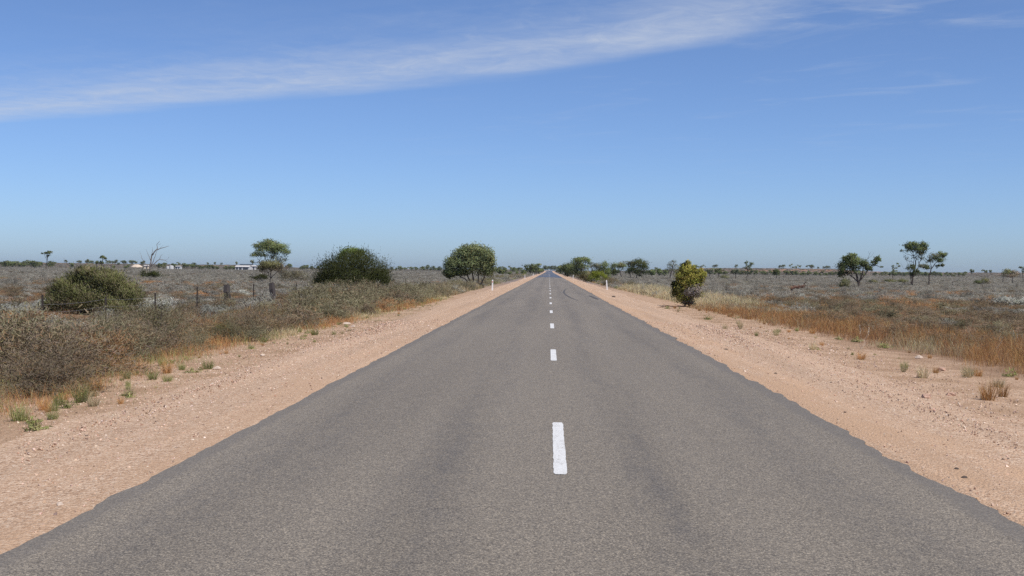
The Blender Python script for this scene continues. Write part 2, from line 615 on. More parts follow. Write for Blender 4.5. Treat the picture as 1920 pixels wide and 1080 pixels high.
def ragged(y, rng, amps):
    """an uneven line along the road: waves and bites of several lengths"""
    out = np.zeros(len(y))
    for wl, a in amps:
        k = max(4, int((y[-1] - y[0]) / wl))
        k = min(k, 6000)
        knots = np.concatenate([np.linspace(y[0], min(y[-1], y[0] + wl * k), k), [y[-1] + 1]])
        out += np.interp(y, knots, rng.normal(size=len(knots)) * a)
    return out


def road_x(y):
    return 0.0 + 9.0 * smooth((np.asarray(y) - 1250) / 420)      # bends a little right at the far end


def road_z(y):
    y = np.asarray(y, float)
    return gz(np.zeros_like(y), y) + 0.07 + 0.00003 * np.maximum(y, 0)


el = -3.17 + ragged(ry, rngR, [(16, 0.012), (2.2, 0.012), (0.5, 0.012), (0.14, 0.009)])
er = 3.2 + ragged(ry, rngR, [(14, 0.015), (1.6, 0.016), (0.6, 0.028), (0.25, 0.022), (0.1, 0.012)])
cols = np.array([0.0, 0.12, 0.3, 0.5, 0.7, 0.88, 1.0])
RX = el[:, None] + (er - el)[:, None] * cols[None]
RZ = road_z(ry)[:, None] - 0.012 * np.abs(RX)
RX2 = RX + road_x(ry)[:, None]
top = np.stack([RX2, np.repeat(ry[:, None], 7, 1), RZ], -1)
lowl = top[:, :1] + np.array([0.012, 0, -0.07])
lowr = top[:, -1:] + np.array([-0.012, 0, -0.07])
RV = np.concatenate([lowl, top, lowr], 1)
k = RV.shape[1]
i = (np.arange(len(ry) - 1)[:, None] * k + np.arange(k - 1)[None]).ravel()
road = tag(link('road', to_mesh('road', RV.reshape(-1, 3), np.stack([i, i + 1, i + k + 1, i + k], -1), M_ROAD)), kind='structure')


def on_road(x, y, lift=0.004):
    return road_z(y) - 0.012 * np.abs(x) + lift


def strip(xa, xb, y, lift):
    """a thin sheet on the road between two lines"""
    c = road_x(y)
    V = np.stack([np.stack([xa + c, y, on_road(xa, y, lift)], -1), np.stack([xb + c, y, on_road(xb, y, lift)], -1)], 1).reshape(-1, 3)
    j = np.arange(len(y) - 1) * 2
    return V, np.stack([j, j + 1, j + 3, j + 2], -1)


# painted centre line, each dash its own sheet
rngD = np.random.default_rng(11)
for q in range(-1, 72):
    y0 = 9.5 + 12.0 * q
    ln = 3.25 if q == 0 else 3.05
    yy = np.linspace(y0, y0 + ln, 40 if q < 4 else 8)
    j1, j2 = (rngD.normal(size=len(yy)) * 0.0018 for _ in range(2))
    e = np.minimum(1, np.minimum((yy - y0), (y0 + ln - yy)) / 0.05 + 0.8)
    cxx = 0.11 + 0.003 * rngD.normal()
    V, F = strip(cxx - 0.056 * e + j1, cxx + 0.056 * e + j2, yy, 0.004)
    link('centre_line_dash', to_mesh('centre_line_dash', V, F, M_PAINT), road)


def ground_hit(px, py, z=0.0):
    d = ray(px, py)
    s = (z - CAM_Z) / d[2]
    return d[0] * s, d[1] * s


def mark(name, pix, width, mat, lift, label):
    P = np.array([ground_hit(*p) for p in pix])
    tt = np.linspace(0, 1, len(P))
    t2 = np.linspace(0, 1, 50)
    c = np.stack([np.interp(t2, tt, P[:, 0]), np.interp(t2, tt, P[:, 1])], -1)
    for _ in range(12):
        c[1:-1] = (c[:-2] + 2 * c[1:-1] + c[2:]) / 4
    T = unit(np.gradient(c, axis=0))
    Nn = np.stack([-T[:, 1], T[:, 0]], -1)
    wd = width * np.minimum(1, np.sin(np.pi * np.clip(t2, 0.03, 0.97)) * 2.0)[:, None]
    a, b = c - Nn * wd / 2, c + Nn * wd / 2
    V = np.stack([np.c_[a, on_road(a[:, 0], a[:, 1], lift)], np.c_[b, on_road(b[:, 0], b[:, 1], lift)]], 1).reshape(-1, 3)
    j = np.arange(49) * 2
    o = link(name, to_mesh(name, V, np.stack([j, j + 1, j + 3, j + 2], -1), mat), road)
    o['label'] = label


mark('skid_mark', [(1064, 540.5), (1058, 544), (1057, 548), (1061, 553), (1070, 558), (1085, 563.5)], 0.13, M_RUBBER, 0.004, 'dark curved tyre skid mark in the right lane')
mark('tar_patch', [(1104, 553), (1112, 556.5), (1122, 561)], 0.22, M_RUBBER, 0.005, 'dark bitumen stain by the right road edge')

# gravel shoulders, a step below the seal
for s, nm, lab in ((-1, 'gravel_shoulder_left', None), (1, 'gravel_shoulder_right', None)):
    yy = np.concatenate([np.arange(-25, 5, 0.5), spaced(5, ROAD_END, 0.25, 0.012)])
    outer = (5.35 if s < 0 else 5.75) + ragged(yy, rngR, [(20, 0.12), (5, 0.1), (1.2, 0.06), (0.4, 0.03)])
    fr = np.array([0.0, 0.08, 0.2, 0.3, 0.4, 0.5, 0.58, 0.66, 0.74, 0.82, 0.9, 0.97, 1.0])
    SX = 2.9 + (outer - 2.9)[:, None] * fr[None]
    SY = np.repeat(yy[:, None], 13, 1)
    base = road_z(yy)[:, None] - 0.035
    SZ = base - 0.012 * 3.2 - 0.028 * np.maximum(SX - 3.1, 0) + 0.012 * np.sin(SX * 4.1 + 0.6) * np.sin(SY * 0.33) * (fr > 0.1) + 0.03 * np.exp(-((SX - 4.85) / 0.3) ** 2)
    SZ[:, 0] -= 0.03
    SZ = np.maximum(SZ, gz(SX * s, SY) + np.array([-.03, 0.01] + [0.012] * 9 + [0.008, -0.02])[None] + 0.00002 * np.maximum(SY, 0))
    V = np.stack([SX * s + road_x(yy)[:, None], SY, SZ], -1).reshape(-1, 3)
    i = (np.arange(len(yy) - 1)[:, None] * 13 + np.arange(12)[None]).ravel()
    F = np.stack([i, i + 1, i + 14, i + 13], -1)
    if s < 0:
        F = F[:, ::-1]
    tag(link(nm, to_mesh(nm, V, F, M_GRAVEL, None, True)), kind='structure')


def shoulder_z(x, y):
    return np.maximum(road_z(y) - 0.035 - 0.0384 - 0.028 * np.maximum(np.abs(x) - 3.1, 0) + 0.03 * np.exp(-((np.abs(x) - 4.85) / 0.3) ** 2), gz(x, y) + 0.008)


# ------------------------------------------------------------------ trees
EUC = [(5, (0.115, 0.141, 0.054)), (4, (0.078, 0.099, 0.04)), (2, (0.167, 0.186, 0.078)), (1, (0.184, 0.136, 0.084))]
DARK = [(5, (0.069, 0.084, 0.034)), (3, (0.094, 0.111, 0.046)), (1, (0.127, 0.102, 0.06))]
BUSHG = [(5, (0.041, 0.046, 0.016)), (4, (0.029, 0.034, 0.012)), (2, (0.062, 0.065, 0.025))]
OLIVE = [(5, (0.12, 0.125, 0.055)), (3, (0.16, 0.15, 0.075)), (2, (0.085, 0.09, 0.04)), (1, (0.2, 0.15, 0.09))]
LIME = [(5, (0.22, 0.235, 0.035)), (3, (0.15, 0.175, 0.03)), (2, (0.32, 0.28, 0.05)), (1, (0.12, 0.1, 0.03))]
GREYG = [(5, (0.13, 0.14, 0.085)), (3, (0.095, 0.1, 0.06)), (2, (0.17, 0.165, 0.12))]
BROWN = [(5, (0.17, 0.13, 0.09)), (3, (0.12, 0.095, 0.065)), (2, (0.19, 0.17, 0.11))]
DEADC = (0.2, 0.17, 0.15)
BARKC = (0.085, 0.066, 0.055)


def lobe(gl, gb, rng, c, r, n, size, pal, src, clusters=None, tight=0.3, droop=0.3, twig=0.012, aspect=0.5, solid=False):
    """a clump of foliage: leaf clusters round the outside of an ellipsoid, twigs leading to them"""
    c, r = np.asarray(c, float), np.asarray(r, float)
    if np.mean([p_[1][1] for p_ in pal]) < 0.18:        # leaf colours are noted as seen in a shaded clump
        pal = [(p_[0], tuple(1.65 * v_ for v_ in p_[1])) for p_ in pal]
    clusters = clusters or max(5, n // 70)
    u = unit(rng.normal(size=(clusters, 3)))
    u[:, 2] = np.where(rng.random(clusters) < (0.35 if solid else 0.7), np.abs(u[:, 2]), u[:, 2])
    cc = c + u * r * (0.45 + 0.55 * np.sqrt(rng.random((clusters, 1))))
    if solid:
        cc[:, 2] = np.maximum(cc[:, 2], 0.12)
    which = rng.integers(0, clusters, n)
    P = cc[which] + rng.normal(size=(n, 3)) * r * tight
    tone = pick(rng, clusters, pal, 0.12)[which]
    C = 0.5 * tone + 0.5 * pick(rng, n, pal)
    Nn = unit(unit((P - c) / r) * 0.6 + unit((P - cc[which]) / r) * 0.5 + np.array([0, 0, 0.25]))
    if solid:
        far_ = rng.random(n) < 0.16
        P[far_] = c + (P[far_] - c) * (1.06 + 0.3 * rng.random((far_.sum(), 1)) ** 1.5)
        P[:, 2] = np.maximum(P[:, 2], 0.03)
        D = (P - c) / r * 0.5 + rng.normal(size=(n, 3)) * 0.45 + np.array([0, 0, 0.55])
        blades(gl, P, D, size * (0.8 + 0.9 * rng.random(n)), size * 0.34, C, rng, 0.3, N=Nn)
    else:
        leaves(gl, P, size * (0.6 + 0.8 * rng.random(n)), C, rng, aspect, droop, N=Nn)
    if src is not None:
        for q in range(min(clusters, 14)):
            tube(gb, wander(src, cc[q], rng, 4, 0.07), np.linspace(twig, twig * 0.35, 4), BARKC, 3, False)


def tree(name, label, cat, D, base_px, trunks, lobes, group=None, seed=0, trunk_r=0.1, leaf=0.16, pal=EUC, bark=BARKC, extra=(), leafk=1.35, depth=0.85, solid=False):
    """trunks and foliage clumps are measured on the photograph (columns and rows) at a distance of D metres"""
    rng = np.random.default_rng(seed + int(D * 10) + int(base_px))
    U = D / FPX
    bx = side(base_px, D)
    bz = float(gz(bx, D))
    root = thing(name, (bx, D, bz), label, cat, group)

    def loc(px, py, dep=0.0):
        return np.array([side(px, D) - bx, dep * U, up(px, py, D) - bz])
    gl, gb = Geo(), Geo()
    ends = []
    for tpts in trunks:
        pts = [loc(*p) for p in tpts['p']]
        if tpts.get('ground', True):
            pts[0][2] = -0.08
            pts[0] += np.array([rng.normal() * 0.04, rng.normal() * 0.04, 0])
        path = np.concatenate([wander(pts[q], pts[q + 1], rng, 4, 0.035)[(0 if q == 0 else 1):] for q in range(len(pts) - 1)])
        r0 = tpts.get('r', trunk_r)
        rad = r0 * np.linspace(1.0, tpts.get('taper', 0.5), len(path))
        rad[0] *= 1.25
        tube(gb, path, rad, bark, 6)
        ends += [path[-1], path[len(path) * 2 // 3]]
    ends = np.array(ends)
    for lb in lobes:
        px, py, rx, ry_ = lb[:4]
        n = int(lb[4] * leafk)
        p = lb[5] if len(lb) > 5 and lb[5] else pal
        dep = lb[6] if len(lb) > 6 else rng.normal() * rx * 0.25
        c = loc(px, py, dep)
        src = ends[np.argmin(np.linalg.norm(ends - (c - np.array([0, 0, ry_ * U * 0.6])), axis=1))]
        tgt = c - np.array([0, 0, 0.35 * ry_ * U])
        tube(gb, wander(src, tgt, rng, 5, 0.06), np.linspace(trunk_r * 0.42, trunk_r * 0.16, 5), bark, 5, False)
        lobe(gl, gb, rng, c, (rx * U, rx * U * depth, ry_ * U), n, leaf, p, tgt, twig=max(0.008, trunk_r * 0.11), solid=solid)
    for e in extra:                # bare twigs
        a, b = loc(*e[0]), loc(*e[1])
        pth = wander(a, b, rng, 5, 0.05)
        tube(gb, pth, np.linspace(e[2], e[2] * 0.4, 5), e[3] if len(e) > 3 else bark, 4, False)
    link('trunk', gb.mesh('trunk', M_BARK, True), root)
    if lobes:
        link('crown', gl.mesh('crown', M_LEAF), root)
    return root


# --- left side
tree('eucalyptus_tree', 'tall eucalyptus with umbrella crown and pale forked limbs left of the dark bush', 'tree', 230, 508,
     [dict(p=[(508, 522), (507, 505), (499, 488), (494, 474)], r=.13), dict(p=[(508, 507), (512, 490), (515, 470)], r=.1, ground=False), dict(p=[(509, 508), (522, 492), (530, 475)], r=.08, ground=False), dict(p=[(505, 505), (488, 492), (482, 482)], r=.07, ground=False)],
     [(505, 459, 17, 8, 1500), (488, 464, 14, 7, 900), (523, 465, 14, 8, 1000), (533, 474, 9, 7, 500), (479, 479, 9, 6, 380), (512, 468, 14, 6, 700), (474, 492, 4, 4, 100), (528, 490, 9, 9, 240, GREYG), (515, 482, 8, 6, 200, GREYG), (496, 472, 13, 7, 500), (519, 473, 14, 7, 600), (507, 464, 22, 8, 900), (490, 478, 9, 6, 220), (502, 484, 10, 8, 160, GREYG), (520, 492, 8, 10, 160, GREYG)], leaf=.22, trunk_r=.12, seed=1)
tree('small_tree', 'small olive tree with a twiggy round crown in front of the tall eucalyptus', 'tree', 137, 506,
     [dict(p=[(506, 532), (508, 522), (502, 511)], r=.07), dict(p=[(508, 522), (517, 512), (522, 506)], r=.045, ground=False), dict(p=[(508, 521), (508, 508)], r=.05, ground=False)],
     [(496, 500, 13, 8, 800), (513, 498, 14, 9, 900), (505, 506, 17, 8, 600, BROWN), (529, 503, 8, 8, 240, BROWN), (488, 504, 7, 5, 260), (505, 497, 20, 8, 1200), (520, 506, 12, 7, 500, BROWN)], leaf=.13, trunk_r=.06, pal=[(5, (0.17, 0.165, 0.075)), (3, (0.21, 0.195, 0.1)), (2, (0.13, 0.125, 0.055))], seed=2)
tree('dead_tree', 'bare dead tree with crooked branches on the left plain', 'tree', 250, 283,
     [dict(p=[(283, 516), (282, 496), (284, 480), (292, 469), (300, 466), (313, 462)], r=.2, taper=.2), dict(p=[(284, 478), (295, 466), (294, 458), (299, 452)], r=.1, taper=.3, ground=False),
      dict(p=[(283, 498), (288, 488), (292, 476), (294, 470)], r=.09, taper=.3, ground=False), dict(p=[(282, 500), (292, 492), (299, 486), (310, 488), (314, 491)], r=.1, taper=.3, ground=False),
      dict(p=[(282, 488), (278, 478), (275, 470)], r=.07, taper=.3, ground=False), dict(p=[(284, 480), (286, 470), (285, 462)], r=.06, taper=.3, ground=False), dict(p=[(299, 486), (302, 479), (305, 477)], r=.05, taper=.3, ground=False)],
     [], extra=[((313, 462), (317, 461), .04), ((297, 459), (301, 457), .04), ((275, 470), (273, 467), .03), ((268, 490), (264, 477), .06), ((282, 503), (268, 490), .09), ((264, 477), (262, 471), .03), ((310, 488), (315, 485), .03), ((315, 485), (317, 481), .03), ((300, 466), (305, 460), .03)], bark=DEADC, seed=3)
tree('dark_bush', 'big dense dark green roundish bush with feathery outline left of the road', 'bush', 110, 660,
     [dict(p=[(655, 542), (648, 525), (632, 510)], r=.1), dict(p=[(662, 542), (664, 520), (660, 495)], r=.12), dict(p=[(668, 542), (685, 522), (700, 508)], r=.1)],
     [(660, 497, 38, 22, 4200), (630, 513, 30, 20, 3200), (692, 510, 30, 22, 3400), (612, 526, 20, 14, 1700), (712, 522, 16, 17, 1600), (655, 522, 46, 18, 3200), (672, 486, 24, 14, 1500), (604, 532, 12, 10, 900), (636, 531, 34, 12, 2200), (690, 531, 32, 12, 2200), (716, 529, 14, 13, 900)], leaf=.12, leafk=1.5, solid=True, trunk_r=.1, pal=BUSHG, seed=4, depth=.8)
tree('eucalyptus_tree', 'bright green crown peeking over the top of the big dark bush', 'tree', 165, 662,
     [dict(p=[(662, 528), (660, 500), (656, 482)], r=.12)],
     [(656, 474, 17, 9, 1300), (642, 482, 12, 8, 600), (672, 477, 10, 8, 500)], leaf=.18, trunk_r=.1, pal=[(4, (0.13, 0.17, 0.045)), (2, (0.085, 0.12, 0.03))], seed=5)
tree('roadside_tree', 'bushy many-stemmed grey-green tree beside the left road shoulder', 'tree', 126, 888,
     [dict(p=[(884, 537), (878, 520), (868, 505)], r=.09), dict(p=[(888, 537), (887, 518), (882, 490)], r=.1), dict(p=[(893, 537), (897, 518), (902, 495)], r=.085), dict(p=[(903, 536), (908, 520), (913, 505)], r=.07), dict(p=[(886, 537), (874, 524), (858, 515)], r=.065), dict(p=[(906, 536), (903, 520)], r=.05)],
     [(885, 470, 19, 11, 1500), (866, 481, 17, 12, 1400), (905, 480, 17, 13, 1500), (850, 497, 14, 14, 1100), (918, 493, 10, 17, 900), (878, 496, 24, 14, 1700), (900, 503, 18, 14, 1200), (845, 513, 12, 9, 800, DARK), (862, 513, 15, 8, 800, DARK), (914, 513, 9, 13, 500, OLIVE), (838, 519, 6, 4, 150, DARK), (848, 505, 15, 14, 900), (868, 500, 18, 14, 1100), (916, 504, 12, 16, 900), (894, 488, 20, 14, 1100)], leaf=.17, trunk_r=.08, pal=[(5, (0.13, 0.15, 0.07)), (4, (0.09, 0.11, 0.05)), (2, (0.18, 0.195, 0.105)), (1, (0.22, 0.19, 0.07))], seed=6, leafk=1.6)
tree('sparse_tree', 'thin flat-topped tree alone on the far left plain', 'tree', 450, 86,
     [dict(p=[(86, 505), (88, 490), (90, 480)], r=.17), dict(p=[(88, 489), (84, 480), (83, 476)], r=.09, ground=False)],
     [(84, 476, 5, 3, 150), (93, 475, 6, 3.5, 200), (90, 481, 4, 3, 60)], leaf=.45, trunk_r=.16, pal=DARK, seed=7)
tree('sparse_tree', 'thin tree with a forked lopsided crown behind the left green bush', 'tree', 420, 190,
     [dict(p=[(190, 507), (191, 495), (193, 486)], r=.2)],
     [(194, 483, 6, 3, 160), (183, 492, 5, 3.5, 160), (190, 494, 5, 4, 160), (198, 486, 3, 3, 70)], leaf=.42, trunk_r=.16, pal=DARK, seed=8)
tree('green_bush', 'large loose olive green bush behind the left fence near the photo edge', 'bush', 46, 172,
     [dict(p=[(172, 590), (165, 560), (155, 535)], r=.05), dict(p=[(176, 590), (190, 560), (200, 535)], r=.05), dict(p=[(168, 590), (130, 565), (115, 550)], r=.04), dict(p=[(180, 590), (225, 570), (240, 555)], r=.04)],
     [(160, 524, 30, 16, 3400), (205, 528, 26, 17, 3000), (125, 545, 26, 18, 2800), (236, 552, 24, 20, 2700), (172, 556, 44, 20, 3200), (110, 562, 20, 15, 1500), (215, 568, 36, 16, 1800), (150, 570, 40, 12, 1400, BROWN), (160, 510, 13, 8, 700), (203, 513, 11, 8, 600), (182, 520, 10, 7, 300, BROWN), (140, 575, 40, 12, 1500), (225, 577, 34, 12, 1300), (252, 562, 14, 16, 900), (98, 568, 14, 14, 700)], leaf=.075, leafk=1.5, solid=True, trunk_r=.035, pal=[(5, (0.115, 0.12, 0.047)), (4, (0.085, 0.09, 0.033)), (2, (0.15, 0.15, 0.068)), (3, (0.15, 0.118, 0.085))], seed=9, depth=.7)
tree('green_bush', 'low dark green bush at the foot of the bare dead tree', 'bush', 172, 283,
     [dict(p=[(283, 525), (283, 516)], r=.05)],
     [(277, 516, 12, 7, 600), (292, 516, 12, 7, 600), (284, 519, 19, 6, 600)], leaf=.16, trunk_r=.04, pal=BUSHG, solid=True, seed=10)
tree('green_bush', 'flat dark green bush left of the small olive tree trunk', 'bush', 150, 487,
     [dict(p=[(487, 526), (487, 520)], r=.04)], [(484, 521, 12, 4, 450), (493, 519, 9, 5, 350)], leaf=.14, trunk_r=.03, pal=BUSHG, solid=True, seed=11)
tree('brown_bush', 'wide brownish twiggy bush between small olive tree and big dark bush', 'bush', 142, 552,
     [dict(p=[(548, 529), (546, 520)], r=.04), dict(p=[(556, 529), (560, 520)], r=.04)],
     [(543, 516, 14, 9, 700), (560, 519, 15, 8, 700), (552, 521, 24, 6, 500)], leaf=.12, trunk_r=.03, pal=[(4, (0.16, 0.14, 0.085)), (3, (0.12, 0.1, 0.07)), (2, (0.16, 0.16, 0.08))], solid=True, seed=12)

# --- right side, along the road first
tree('eucalyptus_tree', 'tallest eucalyptus of the roadside clump right of the vanishing point', 'tree', 262, 1090,
     [dict(p=[(1090, 523), (1089, 508), (1086, 496)], r=.13), dict(p=[(1090, 508), (1096, 498), (1099, 492)], r=.09, ground=False)],
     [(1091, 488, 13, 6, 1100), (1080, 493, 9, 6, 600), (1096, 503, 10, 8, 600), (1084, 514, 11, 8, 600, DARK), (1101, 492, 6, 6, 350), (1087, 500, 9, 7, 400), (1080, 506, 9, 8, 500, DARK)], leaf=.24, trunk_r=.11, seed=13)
tree('green_bush', 'round dark green bush at the left end of the right roadside clump', 'bush', 330, 1064,
     [dict(p=[(1064, 518), (1064, 508)], r=.1)], [(1064, 504, 10, 8, 900), (1060, 511, 7, 6, 500, BUSHG), (1069, 511, 8, 7, 500, BUSHG)], leaf=.3, trunk_r=.08, pal=DARK, solid=True, seed=14)
tree('small_tree', 'dark rounded tree behind the tallest eucalyptus of the roadside clump', 'tree', 400, 1068,
     [dict(p=[(1068, 517), (1068, 505)], r=.13)], [(1066, 499, 8, 5, 400), (1073, 502, 8, 6, 400)], leaf=.34, trunk_r=.1, pal=DARK, seed=15)
tree('lime_bush', 'bright yellow-green rounded bush beside the right road shoulder', 'bush', 186, 1119,
     [dict(p=[(1119, 530), (1119, 520)], r=.05)], [(1113, 519, 9, 7, 700), (1124, 517, 11, 7, 800), (1130, 521, 8, 6, 400), (1118, 524, 13, 5, 500)], leaf=.15, trunk_r=.04, pal=[(5, (0.25, 0.28, 0.04)), (3, (0.185, 0.215, 0.036)), (1, (0.33, 0.33, 0.065))], solid=True, seed=16)
tree('brown_bush', 'dark reddish-brown bush just left of the bright yellow-green bush', 'bush', 190, 1098,
     [dict(p=[(1098, 529), (1098, 520)], r=.05)], [(1096, 519, 7, 6, 450), (1101, 516, 6, 6, 350, OLIVE), (1095, 523, 8, 5, 350)], leaf=.15, trunk_r=.04, pal=[(4, (0.1, 0.075, 0.035)), (2, (0.065, 0.06, 0.025))], solid=True, seed=17)
tree('grey_tree', 'greyish half-bare tree right of the tallest roadside eucalyptus', 'tree', 270, 1114,
     [dict(p=[(1114, 522), (1112, 508), (1108, 500)], r=.12), dict(p=[(1114, 508), (1120, 500)], r=.08, ground=False)],
     [(1110, 499, 8, 6, 260, GREYG), (1120, 500, 8, 6, 360, GREYG), (1131, 500, 10, 8, 900), (1122, 512, 10, 8, 500), (1136, 514, 9, 7, 500), (1137, 507, 7, 7, 400), (1126, 509, 8, 6, 260, GREYG)], leaf=.22, trunk_r=.1, seed=18)
tree('umbrella_tree', 'small umbrella-crowned tree between the roadside clump and the dense round tree', 'tree', 310, 1163,
     [dict(p=[(1164, 520), (1163, 508), (1158, 502)], r=.11), dict(p=[(1163, 508), (1169, 501)], r=.07, ground=False)],
     [(1160, 498, 13, 5, 900), (1168, 500, 9, 5, 500), (1150, 503, 6, 5, 260), (1151, 512, 9, 6, 400, BUSHG)], leaf=.25, trunk_r=.1, seed=19)
tree('dense_tree', 'dense dome-crowned dark tree on the right behind pale grass', 'tree', 300, 1194,
     [dict(p=[(1194, 522), (1195, 508), (1197, 498)], r=.14), dict(p=[(1184, 522), (1180, 510), (1186, 500)], r=.09), dict(p=[(1195, 508), (1206, 500)], r=.08, ground=False)],
     [(1198, 495, 14, 8, 1400), (1188, 500, 11, 8, 900), (1186, 510, 9, 8, 500), (1200, 510, 12, 8, 600), (1207, 502, 8, 7, 500), (1195, 506, 14, 6, 500), (1178, 511, 6, 7, 300, DARK), (1204, 514, 6, 5, 250, DARK), (1175, 493, 7, 4, 160, GREYG), (1181, 497, 5, 4, 110, GREYG)], leaf=.24, trunk_r=.11, seed=20, pal=[(4, (0.075, 0.09, 0.032)), (3, (0.055, 0.068, 0.025)), (1, (0.13, 0.11, 0.05))])
tree('wispy_tree', 'dark wispy half-bare tree leaning right, left of the yellow-green shrub', 'tree', 290, 1256,
     [dict(p=[(1255, 523), (1258, 512), (1261, 500), (1263, 493)], r=.13)],
     [(1263, 492, 6, 4, 110, GREYG), (1258, 499, 8, 5, 190, GREYG), (1266, 501, 6, 8, 200, GREYG), (1253, 507, 8, 6, 220, GREYG), (1262, 509, 8, 6, 180, GREYG)], leaf=.2, trunk_r=.12, seed=21,
     extra=[((1263, 493), (1259, 488), .05), ((1263, 493), (1268, 489), .05), ((1261, 500), (1252, 494), .05), ((1262, 497), (1270, 495), .05)])
tree('yellow_green_shrub', 'tall yellow-green leaning shrub with grey twiggy base by the right verge', 'shrub', 62, 1294,
     [dict(p=[(1294, 574), (1292, 558), (1286, 538), (1283, 520)], r=.035), dict(p=[(1295, 573), (1302, 552), (1312, 530)], r=.025), dict(p=[(1292, 573), (1284, 562), (1276, 548)], r=.02)],
     [(1287, 510, 14, 10, 1500), (1280, 520, 13, 8, 900), (1293, 519, 12, 9, 900), (1288, 499, 8, 6, 420, BUSHG), (1297, 507, 8, 8, 400), (1267, 536, 8, 7, 500, BUSHG), (1271, 549, 10, 12, 1100, [(4, (0.12, 0.115, 0.035)), (2, (0.08, 0.075, 0.028))]), (1314, 520, 7, 9, 500), (1308, 528, 8, 8, 400), (1319, 517, 5, 6, 200), (1296, 552, 16, 14, 700, [(4, (0.2, 0.17, 0.15)), (2, (0.13, 0.11, 0.1))]), (1293, 566, 12, 7, 500, [(4, (0.13, 0.11, 0.1)), (2, (0.085, 0.07, 0.06))]), (1286, 530, 15, 12, 1100), (1302, 534, 12, 12, 700), (1280, 545, 14, 12, 900), (1282, 558, 13, 11, 700), (1303, 552, 12, 12, 600), (1290, 497, 5, 6, 260), (1289, 503, 9, 6, 400), (1315, 511, 5, 6, 200)], leafk=1.7, leaf=.085, trunk_r=.03, pal=[(5, (0.34, 0.335, 0.075)), (3, (0.24, 0.25, 0.06)), (3, (0.5, 0.43, 0.11)), (1, (0.28, 0.18, 0.08))], seed=22)  # lower-left lobes have darker leaves: the deep shade there is in their colour
tree('small_tree', 'small dark tree with sparse lopsided crown far out on the right plain', 'tree', 292, 1401,
     [dict(p=[(1400, 524), (1402, 512), (1401, 501)], r=.12), dict(p=[(1402, 508), (1408, 498)], r=.07, ground=False)],
     [(1400, 495, 4, 4, 130), (1409, 495, 4, 3, 110), (1403, 501, 6, 4, 140), (1397, 503, 4, 3, 80), (1405, 507, 4, 4, 80)], leaf=.24, trunk_r=.1, pal=DARK, seed=23)
tree('forked_tree', 'broad low tree with forked black trunk and detached clump on its right', 'tree', 150, 1611,
     [dict(p=[(1611, 541), (1610, 528), (1606, 516), (1600, 505)], r=.17), dict(p=[(1611, 530), (1616, 516), (1619, 500)], r=.11, ground=False), dict(p=[(1610, 530), (1600, 520), (1588, 513)], r=.09, ground=False), dict(p=[(1614, 524), (1624, 512), (1627, 500)], r=.08, ground=False), dict(p=[(1622, 513), (1634, 502), (1640, 497)], r=.04, ground=False)],
     [(1596, 490, 15, 8, 1300), (1590, 500, 16, 10, 1300, DARK), (1580, 508, 8, 10, 600, DARK), (1606, 497, 13, 9, 800), (1622, 497, 9, 8, 700, DARK), (1629, 504, 7, 7, 450, DARK), (1597, 479, 9, 4, 320), (1585, 485, 6, 4, 240), (1600, 512, 16, 6, 350), (1646, 487, 5.5, 6.5, 420), (1637, 494, 5, 4, 230, DARK), (1653, 501, 2, 2, 30), (1574, 514, 5, 6, 260, DARK)], leaf=.17, trunk_r=.13, seed=24,
     extra=[((1622, 497), (1626, 485), .03), ((1626, 485), (1630, 476), .02), ((1626, 485), (1635, 478), .02), ((1630, 476), (1633, 472), .012), ((1630, 478), (1628, 471), .012), ((1635, 478), (1638, 473), .012), ((1618, 490), (1614, 480), .015)])
tree('green_bush', 'round green shrub at the left foot of the forked black-trunked tree', 'bush', 140, 1586,
     [dict(p=[(1586, 541), (1586, 534)], r=.03)], [(1586, 532, 9, 7, 700), (1582, 536, 8, 5, 400)], leaf=.12, trunk_r=.03, pal=OLIVE, solid=True, seed=25)
tree('tall_tree', 'tallest tree on the right plain with high two-lobed crown and bundled stems', 'tree', 182, 1710,
     [dict(p=[(1710, 537), (1711, 520), (1716, 500), (1718, 485)], r=.13), dict(p=[(1709, 536), (1707, 518), (1708, 505)], r=.08), dict(p=[(1711, 520), (1722, 500), (1728, 482)], r=.075, ground=False), dict(p=[(1710, 522), (1714, 498), (1712, 480)], r=.06, ground=False)],
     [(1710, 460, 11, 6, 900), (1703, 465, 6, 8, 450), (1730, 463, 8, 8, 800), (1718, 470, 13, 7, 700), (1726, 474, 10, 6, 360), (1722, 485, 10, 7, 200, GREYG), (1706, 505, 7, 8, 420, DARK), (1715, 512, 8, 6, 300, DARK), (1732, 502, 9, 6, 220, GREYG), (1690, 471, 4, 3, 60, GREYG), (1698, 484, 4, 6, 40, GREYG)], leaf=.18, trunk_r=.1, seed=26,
     extra=[((1708, 508), (1700, 490), .025), ((1700, 490), (1697, 478), .018), ((1706, 512), (1692, 500), .022), ((1692, 500), (1686, 492), .014), ((1708, 500), (1703, 482), .02), ((1711, 500), (1707, 487), .016), ((1700, 490), (1692, 474), .014)])
